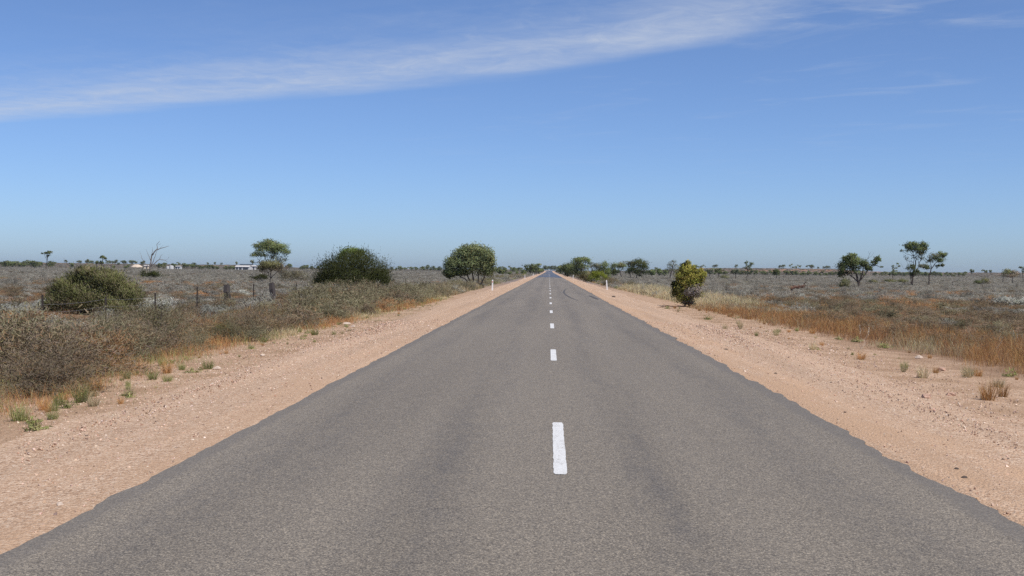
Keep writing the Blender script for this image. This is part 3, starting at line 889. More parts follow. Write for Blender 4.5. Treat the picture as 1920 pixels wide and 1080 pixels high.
tree('leaning_tree', 'slender tree leaning right with dark trunk beside the tallest right tree', 'tree', 180, 1741,
     [dict(p=[(1740, 538), (1742, 518), (1746, 504), (1752, 496)], r=.11), dict(p=[(1746, 504), (1744, 490)], r=.05, ground=False), dict(p=[(1750, 499), (1762, 486)], r=.06, ground=False)],
     [(1762, 478, 10, 5, 420), (1771, 479, 5, 5, 260), (1748, 481, 9, 6, 280, GREYG), (1758, 487, 12, 6, 480), (1763, 491, 6, 4, 240), (1745, 491, 8, 5, 220, GREYG), (1759, 500, 4, 3, 130, DARK), (1768, 499, 4, 4, 120, DARK), (1734, 503, 7, 5, 280, DARK), (1728, 500, 6, 5, 160, GREYG)], leaf=.17, trunk_r=.09, seed=27,
     extra=[((1740, 535), (1733, 522), .025), ((1733, 522), (1729, 515), .015), ((1742, 518), (1752, 508), .02)])
tree('sparse_tree', 'tiny sparse tree just left of the tallest right tree', 'tree', 330, 1674,
     [dict(p=[(1674, 525), (1674, 510), (1677, 503)], r=.09)],
     [(1675, 500, 3, 2.5, 70), (1682, 495, 2.2, 2, 50), (1685, 500, 3, 2, 60), (1680, 503, 3, 2, 50), (1674, 508, 4, 4, 90, GREYG)], leaf=.26, trunk_r=.08, pal=DARK, seed=28)
tree('low_tree', 'low spreading brownish-green tree near the right photo edge', 'tree', 240, 1892,
     [dict(p=[(1882, 526), (1881, 515)], r=.09), dict(p=[(1898, 526), (1900, 515)], r=.07)],
     [(1893, 511, 11, 5, 500), (1903, 514, 9, 6, 360, BROWN), (1885, 514, 7, 5, 260), (1895, 519, 12, 4, 260, BROWN)], leaf=.2, trunk_r=.06, pal=OLIVE, seed=29)
tree('sparse_tree', 'dark sparse tree cut by the right photo edge', 'tree', 300, 1917,
     [dict(p=[(1917, 524), (1917, 508)], r=.1)], [(1914, 503, 4, 2.5, 110), (1921, 505, 4, 3, 110), (1918, 510, 3, 3, 60)], leaf=.24, trunk_r=.08, pal=DARK, seed=30)
tree('dark_shrub', 'flattened dark olive shrub on the right plain', 'shrub', 205, 1838,
     [dict(p=[(1838, 535), (1838, 530)], r=.05)], [(1832, 531, 9, 3, 420, DARK), (1842, 528, 10, 5, 450), (1851, 531, 7, 4, 220, BROWN)], leaf=.15, trunk_r=.03, pal=OLIVE, solid=True, seed=31)

# small dark trees strung across the right middle distance
for q, (px, D, hh, lab) in enumerate([(1331, 320, 3.0, 'first small tree right of the yellow-green shrub, dark with short trunk'), (1347, 340, 3.3, 'second small tree right of the yellow-green shrub, with a thin trunk'),
                                      (1379, 335, 3.0, 'small dark tree just left of the lopsided sparse right tree'), (1455, 330, 3.0, 'small dark tree in front of the right tree line')]):
    U = D / FPX
    b = float(gz(side(px, D), D))
    tp = hor(px) - (b + hh - CAM_Z) / U
    tree('small_tree', lab, 'tree', D, px, [dict(p=[(px, 522), (px + 1, tp + 9), (px + 1, tp + 5)], r=.1)], [(px - 3, tp + 4, 5, 3, 170), (px + 4, tp + 4, 5, 3.5, 170), (px, tp + 8, 6, 3, 110)], leaf=.27, trunk_r=.08, pal=DARK if q % 2 else GREYG, seed=40 + q)
for q, (px, D, lab) in enumerate([(1640, 215, 'low olive mound shrub right of the forked black-trunked tree'), (1671, 235, 'left one of two low olive mounds before the tallest right tree'), (1694, 235, 'right one of two low olive mounds before the tallest right tree'), (1359, 330, 'low dark round shrub among the right middle trees')]):
    by = hor(px) + 1.95 * FPX / D
    tree('olive_mound', lab, 'shrub', D, px, [dict(p=[(px, by), (px, by - 2)], r=.04)], [(px, by - 3, 9, 3.4, 420), (px - 4, by - 3, 6, 3, 200)], leaf=.2, trunk_r=.03, pal=OLIVE, solid=True, seed=60 + q)

# far trees: a few meshes, shared
rngF = np.random.default_rng(21)
FAR = []
for q in range(8):
    gl, gb = Geo(), Geo()
    hgt = 4.0
    wd = rngF.uniform(1.5, 2.6)
    for s in range(rngF.integers(1, 4)):
        tube(gb, wander((rngF.normal() * .2, rngF.normal() * .2, -0.3), (rngF.normal() * wd * .4, rngF.normal() * .4, hgt * .65), rngF, 4, .05), np.linspace(.13, .07, 4), BARKC, 5, False)
    for s in range(rngF.integers(3, 6)):
        c = np.array([rngF.uniform(-wd, wd) * .7, rngF.uniform(-wd, wd) * .6, hgt * rngF.uniform(.5, .85)])
        r = np.array([wd * rngF.uniform(.35, .6), wd * .5, hgt * rngF.uniform(.12, .22)])
        lobe(gl, gb, rngF, c, r, 90, .55, DARK if q % 2 else EUC, None, 7, .3)
    if q != 2:
        lobe(gl, gb, rngF, np.array([0, 0, hgt * .3]), np.array([wd * .8, wd * .7, hgt * .28]), 160, .55, DARK, None, 10, .3)
    tm, cm = gb.mesh('far_trunk', M_BARK, True), gl.mesh('far_crown', M_LEAF)
    FAR.append((tm, cm))


def far_tree(px, D, h, label, group, name='distant_tree'):
    x = side(px, D)
    tm, cm = FAR[rngF.integers(0, len(FAR))]
    root = thing(name, (x, D, float(gz(x, D)) - 0.05), label, 'tree', group)
    s = h / 4.0 * rngF.uniform(.85, 1.15)
    root.scale = (s * rngF.uniform(.85, 1.25), s, s)
    root.rotation_euler = (0, 0, rngF.uniform(0, 6.28))
    link('trunk', tm, root)
    link('crown', cm, root)


ORD = 'first second third fourth fifth sixth seventh eighth ninth tenth eleventh twelfth thirteenth fourteenth fifteenth sixteenth seventeenth eighteenth nineteenth twentieth twenty-first twenty-second twenty-third twenty-fourth'.split()


def far_row(pxs, D, h, label, group, jx=2.0, jd=0.05):
    pos = sorted(p + rngF.normal() * jx for p in pxs)
    for q, p in enumerate(pos):
        lab = label
        if len(pos) <= 24:
            lab = label + ', ' + ORD[q] + ' from the left'
        elif len(pos) < 60:
            lab = label + ', ' + ('at its left end' if q < len(pos) * .2 else 'left of its middle' if q < len(pos) * .4 else 'near its middle' if q < len(pos) * .6 else 'right of its middle' if q < len(pos) * .8 else 'at its right end')
        far_tree(p, D * (1 + rngF.normal() * jd), h * rngF.uniform(.75, 1.25), lab, group)


far_row([-8, 3, 8, 14, 19, 24, 29, 33, 37, 41, 45, 48, 60, 64, 68, 72, 76, 94, 98, 134], 900, 4.6, 'dark tree in the row along the far left skyline', 'dark trees along the far left skyline', 1.2)
far_row([128, 146, 153, 157, 161, 166, 171, 201, 205, 208, 213, 217, 225, 231, 237, 243, 249, 256, 262, 268], 1400, 4.2, 'tiny dark tree on the low rise behind the left green bush', 'dark trees on the low left rise')
far_row([297, 303, 308, 326, 330, 334, 344, 350, 360, 364], 980, 4.4, 'dark tree near the white farm tanks right of the dead tree', 'trees around the farm on the left', 1.5)
far_row([213, 233, 240, 376, 384, 390, 398, 406, 423, 432, 436, 442], 800, 3.2, 'grey bushy tree between the farm tanks and the farm shed', 'grey trees before the farm shed', 1.5)
far_row([388, 405, 415, 443], 1550, 4.6, 'lone tree on the crest above the farm', 'lone trees on the crest above the farm')
far_row([538, 543, 563, 567, 572, 577, 583, 588, 594, 736, 742, 748, 753, 758, 763, 768, 773, 778, 783, 788, 793, 798, 803, 808, 813, 818, 823, 828], 1150, 4.3, 'dark tree in the row left of the roadside tree', 'far tree row left of the roadside tree', 1.6)
far_row([930, 935, 939, 944, 950, 955, 960, 966, 973, 980, 986, 993], 1000, 4.4, 'dark tree in the row between roadside tree and road end', 'far trees left of the road end', 1.6)
far_row([938, 947, 958, 970, 982], 420, 1.9, 'low green bush beside the distant left road edge', 'low green bushes by the distant left road edge', 1.5)
far_row([995, 1000, 1004, 1008], 520, 4.0, 'dark green tree close to the left road edge far ahead', 'trees at the left road edge far ahead', 1.2)
far_row([1020, 1023, 1026.5, 1033, 1036, 1040, 1043, 1047, 1051], 1720, 7.5, 'bluish dark tree standing at the far end of the road', 'trees at the road end', .7, .02)
far_row([1012, 1015, 1018, 1044, 1048, 1052], 900, 3.6, 'grey-green bush flanking the road near its end', 'bushes flanking the road end', .6, .03)
far_row([1054, 1058, 1074, 1082, 1140, 1146, 1153, 1217, 1222, 1228, 1236, 1244], 520, 3.4, 'grey-green tree behind the right roadside clump', 'trees behind the right roadside clump', 1.5)
far_row(list(np.arange(1270, 1572, 4.6)), 920, 3.6, 'dark tree in the line below the right rise', 'long tree line at the foot of the right rise', 2.0, .02)
far_row([1228, 1302, 1306, 1312, 1318, 1322, 1340, 1378, 1462, 1466, 1470, 1484, 1488, 1492, 1496, 1500, 1514, 1520, 1523, 1533, 1546, 1553], 1600, 4.8, 'tiny dark tree on top of the right rise', 'trees on top of the right rise', 1.0, .02)
far_row(list(np.arange(1638, 1812, 5.0)), 1000, 3.6, 'dark tree in the line behind the tall right trees', 'tree line behind the tall right trees', 2.0, .03)
far_row([1821, 1842, 1846, 1850, 1856], 1250, 4.6, 'tiny tree on the grey skyline near the right edge', 'skyline trees near the right edge', 1.0)

# ------------------------------------------------------------------ farm on the left
M_WALL = mat_plain('white_wall', (0.62, 0.61, 0.58), 0.7, 0.15, 0.6)
M_CREAM = mat_plain('cream_metal', (0.72, 0.62, 0.45), 0.6, 0.15, 0.6)
M_ROOFW = mat_plain('pale_roof', (0.66, 0.62, 0.56), 0.45, 0.1, 0.5)
M_ROOFD = mat_plain('dark_roof', (0.07, 0.085, 0.09), 0.5, 0.1, 0.5)
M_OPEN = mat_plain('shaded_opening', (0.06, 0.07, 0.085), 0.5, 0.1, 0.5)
M_STEEL = mat_plain('grey_steel', (0.25, 0.25, 0.26), 0.5, 0.1, 0.5)


def part(root, name, mat, fn, **kw):
    g = Geo()
    fn(g)
    return link(name, g.mesh(name, mat), root)


def shed(px0, px1, D, h, label, wall, roof, bays, name='farm_shed', depth=8.0, roofh=0.9):
    x0, x1 = side(px0, D), side(px1, D)
    c = (x0 + x1) / 2
    wd = (x1 - x0)
    root = thing(name, (c, D, float(gz(c, D)) - 0.1), label, 'shed')
    part(root, 'wall', wall, lambda g: box(g, -wd / 2, wd / 2, 0, depth, 0, h))

    def rf(g):
        V = [(-wd / 2 - .3, -.5, h + .003), (wd / 2 + .3, -.5, h + .003), (wd / 2 + .3, depth / 2, h + roofh), (-wd / 2 - .3, depth / 2, h + roofh), (wd / 2 + .3, depth + .5, h + .003), (-wd / 2 - .3, depth + .5, h + .003)]
        g.add(V, [(0, 1, 2, 3), (3, 2, 4, 5)], np.ones(3))
        g.add([(-wd / 2 + .01, 0, h), (-wd / 2 + .01, depth / 2, h + roofh - .02), (-wd / 2 + .01, depth, h), (-wd / 2 + .01, depth / 2, h)], [(0, 1, 2, 3)], np.ones(3))
        g.add([(wd / 2 - .01, 0, h), (wd / 2 - .01, depth / 2, h + roofh - .02), (wd / 2 - .01, depth, h), (wd / 2 - .01, depth / 2, h)], [(0, 3, 2, 1)], np.ones(3))
    part(root, 'roof', roof, rf)
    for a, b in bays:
        part(root, 'shaded_doorway', M_OPEN, lambda g: box(g, -wd / 2 + wd * a, -wd / 2 + wd * b, -.05, .2, 0.02, h * .82))  # solid dark box: the shade inside the opening is put into its colour
    return root


shed(441, 467, 820, 2.5, 'long white farm shed with pale roof and dark bays left of the tall eucalyptus', M_WALL, M_ROOFW, [(.06, .2), (.28, .46), (.56, .92)], roofh=1.0)
shed(470, 481.5, 830, 3.0, 'smaller white farm shed half hidden by the tall eucalyptus', M_WALL, M_ROOFW, [(.4, .6)], roofh=.7)
shed(449, 470, 880, 4.0, 'dark-roofed shed showing behind the long white farm shed', M_STEEL, M_ROOFD, [(.2, .4)], roofh=.7)
shed(329, 338, 860, 2.4, 'small white hut with grey front right of the dead tree', M_WALL, M_ROOFW, [(.08, .3), (.55, .75)], 'farm_hut', 4.0, .4)
shed(270, 278, 850, 2.6, 'little cream hut left of the dead tree trunk', M_CREAM, M_ROOFW, [(.5, .75)], 'farm_hut', 4.0, .5)


def tank(px, D, r, h, label, mat):
    x = side(px, D)
    root = thing('water_tank', (x, D, float(gz(x, D)) - .05), label, 'tank')
    a = np.arange(16) / 16 * 2 * np.pi
    g = Geo()
    prof = [(r, 0), (r, h), (r * .55, h * 1.1), (r * .12, h * 1.16)]
    V = np.array([[(q * np.cos(t), q * np.sin(t), z) for t in a] for q, z in prof]).reshape(-1, 3)
    F = [(k * 16 + j, k * 16 + (j + 1) % 16, (k + 1) * 16 + (j + 1) % 16, (k + 1) * 16 + j) for k in range(3) for j in range(16)]
    g.add(V[:32], F[:16], np.ones(3))
    link('tank_wall', g.mesh('tank_wall', mat, True), root)
    g = Geo()
    g.add(V[16:], [tuple(i - 16 for i in f) for f in F[16:]], np.ones(3))
    link('tank_lid', g.mesh('tank_lid', mat, True), root)


tank(315, 850, 1.25, 2.0, 'white round water tank, left one of two right of the dead tree', M_WALL)
tank(321.5, 850, 1.6, 2.5, 'white round water tank, larger right one of two by the dead tree', M_WALL)
# bare heap of pale sand behind the dead tree
hx = side(256, 1050)
a = np.linspace(0, 2 * np.pi, 25)[:-1]
g = Geo()
rr = [(6.0, -0.3), (4.4, 1.2), (2.6, 2.3), (0.6, 2.7)]
V = np.array([[(q * np.cos(t) * (1 + .12 * np.sin(3 * t)), q * .7 * np.sin(t), z + .2 * np.sin(2 * t + q)) for t in a] for q, z in rr]).reshape(-1, 3)
g.add(V, [(k * 24 + j, k * 24 + (j + 1) % 24, (k + 1) * 24 + (j + 1) % 24, (k + 1) * 24 + j) for k in range(3) for j in range(24)], np.ones(3))
heap = link('sand_heap', g.mesh('sand_heap', mat_plain('pale_sand', (0.62, 0.5, 0.38), 0.95, .3, .8), True), None, (hx, 1050, float(gz(hx, 1050))))
tag(heap, 'heap of pale sand left of the dead tree', 'heap')
# thin mast on the far left
mx = side(120, 900)
mast = thing('mast', (mx, 900, float(gz(mx, 900))), 'thin grey radio mast on the far left skyline', 'mast')
g = Geo()
tube(g, [(0, 0, -.3), (0, 0, 4), (0, 0, 8.2)], [.13, .1, .06], (1, 1, 1), 6)
link('pole', g.mesh('pole', M_STEEL), mast)
g = Geo()
tube(g, [(-.7, 0, 7.2), (0, 0, 7.25), (.7, 0, 7.2)], .05, (1, 1, 1), 6)
link('crossarm', g.mesh('crossarm', M_STEEL), mast)

# ------------------------------------------------------------------ roadside marker posts
M_POST = mat_plain('white_post_plastic', (0.83, 0.82, 0.79), 0.5, 0.2, 9.0)
M_REFL = mat_plain('red_reflector', (0.5, 0.03, 0.02), 0.25, 0.0, 5.0, .6)
M_REFW = mat_plain('white_reflector', (0.75, 0.76, 0.78), 0.2, 0.0, 5.0, .6)
gp = Geo()
prof = np.array([(-.055, -.02), (.055, -.02), (.05, .012), (-.05, .012)])
tops = [(-.15, 1.0), (.6, 1.0), (.88, 1.0), (.93, .75)]
V = np.array([[(x * s, y * s, z) for x, y in prof] for z, s in tops]).reshape(-1, 3)
gp.add(V, [(k * 4 + j, k * 4 + (j + 1) % 4, k * 4 + 4 + (j + 1) % 4, k * 4 + 4 + j) for k in range(3) for j in range(4)] + [(12, 13, 14, 15)], np.ones(3))
me_post = gp.mesh('post_body', M_POST)
gr = Geo()
box(gr, -.035, .035, -.026, -.02, .7, .8)
me_rl, me_rr = gr.mesh('reflector', M_REFL), gr.mesh('reflector', M_REFW)
for x, y, tilt, sd, lab in [(-4.75, 99, 1, 0, 'nearest white marker post on the left road shoulder'), (-4.8, 236, -2, 0, 'second white marker post on the left shoulder, farther off'), (-4.9, 372, 1, 0, 'farthest white marker post on the left shoulder'),
                            (5.55, 112, -5, 1, 'nearest white marker post on the right shoulder, slightly tilted'), (5.1, 249, 2, 1, 'second white marker post on the right shoulder, by the tree clump'), (5.0, 386, 0, 1, 'farthest white marker post on the right shoulder')]:
    root = thing('marker_post', (x, y, float(gz(x, y))), lab, 'post', 'white marker posts along the road')
    root.rotation_euler = (0, R(tilt), 0)
    link('post_body', me_post, root)
    link('reflector', me_rr if sd else me_rl, root)

# ------------------------------------------------------------------ fences
M_RUST = mat_plain('dark_steel_stake', (0.04, 0.032, 0.028), 0.8, 0.3, 12.0)
M_OLDW = mat_plain('weathered_timber', (0.065, 0.055, 0.052), 0.9, 0.2, 8.0)
M_WIRE = mat_plain('fence_wire', (0.2, 0.19, 0.19), 0.5, 0.3, 8.0)


def fence(label, items, x_of, wires=(0.3, 0.6, 0.85)):
    y0 = items[0][0]
    bx = x_of(y0)
    bz = float(gz(bx, y0))
    root = thing('wire_fence', (bx, y0, bz), label, 'fence')
    rng = np.random.default_rng(int(y0))
    tops = []
    for y, kind, h in items:
        x = x_of(y)
        z = float(gz(x, y)) - bz
        lean = rng.normal(size=2) * 0.03 * h
        g = Geo()
        if kind == 'steel':
            for sgn in (0, 1, 2):
                a0 = sgn * 2.094
                dxx, dyy = .032 * math.cos(a0), .032 * math.sin(a0)
                P0, P1 = np.array([0, 0, -.2]), np.array([lean[0], lean[1], h])
                n0 = np.array([-dyy, dxx, 0]) * .2
                o1 = np.array([dxx, dyy, 0])
                g.add([P0 - n0, P0 + n0, P0 + o1 + n0, P0 + o1 - n0, P1 - n0, P1 + n0, P1 + o1 + n0, P1 + o1 - n0], [(0, 1, 5, 4), (1, 2, 6, 5), (2, 3, 7, 6), (3, 0, 4, 7), (4, 5, 6, 7)], np.ones(3))
            link('steel_post', g.mesh('steel_post', M_RUST), root, (x - bx, y - y0, z))
        else:
            path = wander((0, 0, -.3), (lean[0], lean[1], h), rng, 6, .012)
            tube(g, path, .17 * np.array([1.1, 1.05, .98, 1.02, .95, .9]), (1, 1, 1), 6)
            tube(g, [path[-1] + np.array([.05, 0, -.05]), path[-1] + np.array([.06, .01, .06])], [.06, .03], (1, 1, 1), 6)
            link('timber_post', g.mesh('timber_post', M_OLDW), root, (x - bx, y - y0, z))
        tops.append((np.array([x - bx, y - y0, z]), lean, h))
    for wz in wires:
        g = Geo()
        pts = []
        for (p, l, h), (p2, l2, h2) in zip(tops[:-1], tops[1:]):
            for t in np.linspace(0, 1, 4)[:-1]:
                q = p * (1 - t) + p2 * t + np.array([l[0] * (1 - t), l[1] * (1 - t), wz * .95 - .05 * math.sin(math.pi * t)])
                pts.append(q)
        pts.append(tops[-1][0] + np.array([0, 0, wz * .95]))
        tube(g, np.array(pts), .003, (1, 1, 1), 3, False)
        link('wire', g.mesh('wire', M_WIRE), root)


def fx_left(y):
    return -14.9 + 0.01 * (y - 34)


fence('wire fence with dark steel stakes and two stout timber posts on the left', [(29.6, 'steel', .98), (34.2, 'steel', 1.1), (39.0, 'steel', .9), (43.8, 'steel', .95), (48.9, 'steel', 1.12), (53.4, 'timber', 1.12), (58.0, 'steel', 1.1), (62.0, 'timber', 1.12), (67.3, 'steel', 1.1), (72.2, 'steel', 1.1), (77, 'steel', .95), (82, 'steel', .95), (87, 'steel', .95), (92, 'steel', .95)], fx_left)
fence('distant wire fence with thin dark stakes crossing the right plain', [(y, 'steel', 1.0) for y in np.arange(140, 300, 11.0)], lambda y: 55.0)

# ------------------------------------------------------------------ scrub
SILVER = [(5, (0.307, 0.296, 0.252)), (3, (0.241, 0.227, 0.192)), (2, (0.373, 0.36, 0.312)), (1, (0.232, 0.186, 0.144))]
TWIG = [(5, (0.245, 0.194, 0.14)), (4, (0.186, 0.15, 0.116)), (2, (0.262, 0.22, 0.124)), (1, (0.168, 0.155, 0.064)), (2, (0.288, 0.172, 0.087))]
OLIVES = [(5, (0.226, 0.211, 0.083)), (4, (0.279, 0.246, 0.12)), (3, (0.163, 0.163, 0.058)), (2, (0.262, 0.202, 0.12))]
GREYOL = [(5, (0.226, 0.206, 0.128)), (4, (0.18, 0.164, 0.093)), (2, (0.291, 0.261, 0.177)), (2, (0.231, 0.168, 0.109))]
RUSTY = [(5, (0.386, 0.214, 0.106)), (3, (0.313, 0.164, 0.08)), (3, (0.46, 0.294, 0.152)), (1, (0.405, 0.16, 0.061))]
STRAW = [(5, (0.56, 0.46, 0.27)), (3, (0.45, 0.36, 0.2)), (2, (0.65, 0.56, 0.37)), (1, (0.36, 0.32, 0.15))]
GREENT = [(5, (0.22, 0.25, 0.08)), (3, (0.28, 0.28, 0.11)), (2, (0.45, 0.39, 0.2))]
STEMC = np.array((0.15, 0.12, 0.1))


def shrub_geo(rng, w, h, n, ll, lw, pal, spread=1.0, stems=26, upright=0.15, stemw=0.012, low=0.3, dead=0.0):
    """stems fanning out of one root, sprigs along their outer length; local size w by h metres"""
    g = Geo()
    th = rng.random(stems) * 2 * np.pi
    ph = np.arccos(1 - rng.random(stems) * (0.72 + 0.2 * spread))
    lump = 1 + 0.22 * np.sin(2 * th + rng.random() * 6) * np.sin(ph) + 0.14 * np.sin(5 * th + rng.random() * 6)
    rad = (0.72 + 0.36 * rng.random(stems)) * lump
    tip = np.stack([np.sin(ph) * np.cos(th) * w / 2 * rad, np.sin(ph) * np.sin(th) * w / 2 * rad, np.maximum(np.cos(ph) * h * rad, 0.08 * h)], -1)
    base = rng.normal(size=(stems, 3)) * w * 0.06
    base[:, 2] = -0.03
    mid = base * 0.5 + tip * 0.45 + np.stack([np.zeros(stems), np.zeros(stems), h * (0.1 + 0.15 * rng.random(stems))], -1)
    ts = np.linspace(0, 1, 5)[:, None, None]
    path = (1 - ts) ** 2 * base + 2 * ts * (1 - ts) * mid + ts ** 2 * tip           # 5, stems, 3
    sd = unit(np.cross(tip - base, rng.normal(size=(stems, 3))))
    wd = np.array([1, .85, .65, .45, .2])[:, None, None] * stemw * .5
    a, b = path - sd * wd, path + sd * wd
    for q in range(4):
        V = np.stack([a[q], b[q], b[q + 1], a[q + 1]], 1).reshape(-1, 3)
        g.add(V, np.arange(4 * stems).reshape(-1, 4), np.repeat(np.clip(STEMC * (0.7 + 0.8 * rng.random((stems, 1))), 0, 1), 4, 0))
    s = rng.integers(0, stems, n)
    t = low + (1.04 - low) * rng.random(n) ** 0.7
    t3 = t[:, None]
    P = (1 - t3) ** 2 * base[s] + 2 * t3 * (1 - t3) * mid[s] + t3 ** 2 * tip[s]
    T = unit(2 * (1 - t3) * (mid[s] - base[s]) + 2 * t3 * (tip[s] - mid[s]))
    P = P + rng.normal(size=(n, 3)) * np.array([w, w, h]) * 0.055 * (0.4 + t3)
    P[:, 2] = np.maximum(P[:, 2], 0.01)
    D = T * 0.55 + rng.normal(size=(n, 3)) * 0.6
    D[:, 2] += upright
    tone = pick(rng, stems, pal, 0.1)[s]
    C = 0.45 * tone + 0.55 * pick(rng, n, pal)
    Nn = unit(P / np.array([w, w, h]) * 1.4 + unit(P - (base[s] + mid[s]) / 2) * .3 + np.array([0, 0, .25]))
    blades(g, P, D, ll * (0.5 + rng.random(n)), lw * (0.6 + 0.8 * rng.random(n)), C, rng, 0.4, N=Nn)
    return g


def grass_geo(rng, n, h, spread, wd, pal, lean=0.35):
    g = Geo()
    th = rng.random(n) * 2 * np.pi
    r = spread * np.sqrt(rng.random(n))
    P = np.stack([r * np.cos(th), r * np.sin(th), np.full(n, -0.01)], -1)
    D = np.stack([np.cos(th) * lean * r / spread, np.sin(th) * lean * r / spread, np.ones(n)], -1) + rng.normal(size=(n, 3)) * np.array([.16, .16, .05])
    blades(g, P, D, h * (0.45 + 0.65 * rng.random(n)), wd, pick(rng, n, pal), rng, 0.2, 0.45, True)
    return g


rngS = np.random.default_rng(77)


def lib(name, count, n, ll, lw, pal, **kw):
    return [shrub_geo(rngS, 1.0, rngS.uniform(.55, .8), n, ll, lw, pal, **kw).mesh(name, M_SCRUB) for _ in range(count)]


NEAR = {
    'twig': lib('dry_shrub', 6, 8000, .045, .0062, TWIG, stems=80, stemw=.007, low=.2),
    'olive': lib('olive_shrub', 4, 7500, .045, .0068, OLIVES, stems=60, stemw=.008, low=.25),
    'greyolive': lib('grey_olive_shrub', 4, 7500, .045, .0068, GREYOL, stems=60, stemw=.008, low=.25),
    'silver': lib('saltbush', 4, 6000, .042, .011, SILVER, stems=40, upright=.5, low=.3),
    'rust': lib('rusty_shrub', 3, 5000, .075, .006, RUSTY, stems=70, upright=.9, low=.05, stemw=.006),
}
MID = {
    'twig': lib('dry_shrub', 4, 2400, .075, .0125, TWIG, stems=50, stemw=.011, low=.2),
    'olive': lib('olive_shrub', 3, 2400, .075, .0135, OLIVES, stems=40, stemw=.011, low=.25),
    'greyolive': lib('grey_olive_shrub', 4, 2400, .075, .0135, GREYOL, stems=40, stemw=.011, low=.25),
    'silver': lib('saltbush', 4, 2000, .07, .019, SILVER, stems=30, upright=.5, low=.3),
    'rust': lib('rusty_shrub', 3, 1400, .12, .012, RUSTY, stems=50, upright=.9, low=.05),
}
PALE = [(5, (0.389, 0.389, 0.335)), (3, (0.304, 0.304, 0.26)), (2, (0.456, 0.456, 0.4))]
NEAR['pale'] = lib('saltbush', 3, 5200, .05, .014, PALE, stems=40, upright=.5, low=.3)
MID['pale'] = lib('saltbush', 3, 2200, .08, .022, PALE, stems=30, upright=.5, low=.3)
NAMES = {'pale': 'saltbush', 'twig': 'dry_shrub', 'olive': 'olive_shrub', 'greyolive': 'grey_olive_shrub', 'silver': 'saltbush', 'rust': 'rusty_shrub'}
KINDW = {'twig': 'dry grey-brown twiggy shrub', 'olive': 'olive green shrub', 'greyolive': 'grey-olive shrub', 'silver': 'silvery grey saltbush', 'rust': 'rusty brown shrub'}


def shrub(kind, x, y, w, h, label=None, group=None, lod=None):
    src = (NEAR if (lod == 0 or (lod is None and y < 34)) else MID)[kind]
    me = src[rngS.integers(0, len(src))]
    o = link(NAMES[kind], me, None, (x, y, float(gz(x, y)) - 0.01), rngS.uniform(0, 6.28))
    o.scale = (w, w * rngS.uniform(.85, 1.15), h / .92)
    tag(o, label, 'shrub', group)
    return o


def spot(x, y, marks):
    px = 1029 + FPX * x / y
    for lim, txt in marks:
        if px < lim:
            return txt
    return marks[-1][1]


LEFT_MARKS = [(80, 'at the left photo edge'), (180, 'before the large olive bush, left half'), (290, 'before the large olive bush, right half'), (400, 'below the pale saltbushes'), (520, 'below the two timber posts'), (600, 'left of the big dark bush'), (735, 'in front of the big dark bush'), (2000, 'just left of the pale grass')]
FIELD_MARKS = [(60, 'at the left photo edge'), (130, 'left of the large olive bush'), (270, 'around the large olive bush'), (370, 'right of the large olive bush'), (470, 'by the first timber post'), (560, 'by the second timber post'), (2000, 'by the big dark bush')]
RIGHT_MARKS = [(1400, 'just right of the yellow-green shrub'), (1480, 'left of the fallen log'), (1560, 'below the fallen log'), (1650, 'below the forked tree'), (1720, 'below the tallest right tree'), (1790, 'below the leaning tree'), (1860, 'right of the leaning tree'), (3000, 'at the right photo edge')]


def size_word(h, mid):
    return 'taller' if h > mid else 'low'


def jitter_grid(x0, x1, y0, y1, s, rng):
    gx, gy = np.meshgrid(np.arange(x0, x1, s), np.arange(y0, y1, s))
    p = np.stack([gx.ravel(), gy.ravel()], -1) + rng.uniform(-.48, .48, (gx.size, 2)) * s
    return p


def patch(x, y, s=1.0, k=0.0):
    return 0.5 + 0.25 * np.sin(x * .9 / s + 1.7 * np.sin(y * .31 / s + k) + k) + 0.25 * np.sin(y * .47 / s + 1.1 * np.sin(x * .6 / s) + 2 * k)


def edge_left(y):
    return np.interp(y, [10, 16, 23, 31, 47, 62, 100, 200], [-6.7, -6.8, -7.3, -7.1, -6.8, -6.6, -6.5, -6.6])


def edge_right(y):
    return np.interp(y, [10, 20, 30, 40, 55, 100, 200], [8.9, 8.9, 8.8, 8.0, 7.4, 6.8, 6.7])


# dense band of shrubs along the left verge, every one a plant of its own
for x, y in jitter_grid(-13.6, -6.3, 12.5, 88, 1.2, rngS):
    e = edge_left(y)
    if x > e - 0.35 or not in_view(x, y, 0.8, 1.03):
        continue
    d = e - x
    u, v = rngS.random(), patch(x, y, 1.4, .6)
    if v < .3:
        kind = 'olive' if u < .35 else 'greyolive'
    elif v < .62:
        kind = 'twig' if u < .75 else ('greyolive' if u < .93 else 'rust')
    else:
        kind = 'twig' if u < .5 else ('greyolive' if u < .8 else 'rust')
    if y < 38:
        kind = 'twig' if u < .56 else ('greyolive' if u < .74 else ('olive' if u < .86 else 'rust'))
    if 38 < y < 90 and u < .5:
        kind = 'greyolive'
    if d > 4.2 and u > .7:
        kind = 'silver'
    h = rngS.choice([.55, .75, .9, 1.05]) * rngS.uniform(.92, 1.1) * np.interp(d, [.3, 1.6], [.62, 1.0]) * np.interp(y, [16, 30, 50, 60, 90], [1.36, 1.14, 1.15, 1.25, 1.15]) * (np.interp(d, [2.2, 4.5], [1.0, .62]) if y < 48 else 1.0)
    if 350 < 1029 + FPX * x / y < 565 and d > 1.2:      # the belt is lower before the timber posts
        h *= .62
    if kind == 'rust':
        h *= .75
    if y < 20 and x < -8:
        h *= 1.15
    shrub(kind, x, y, np.clip(h * rngS.uniform(1.5, 2.0), .9, 2.3), h, size_word(h, .75) + ' ' + KINDW[kind] + ' of the left belt ' + spot(x, y, LEFT_MARKS), 'shrubs of the left verge band')
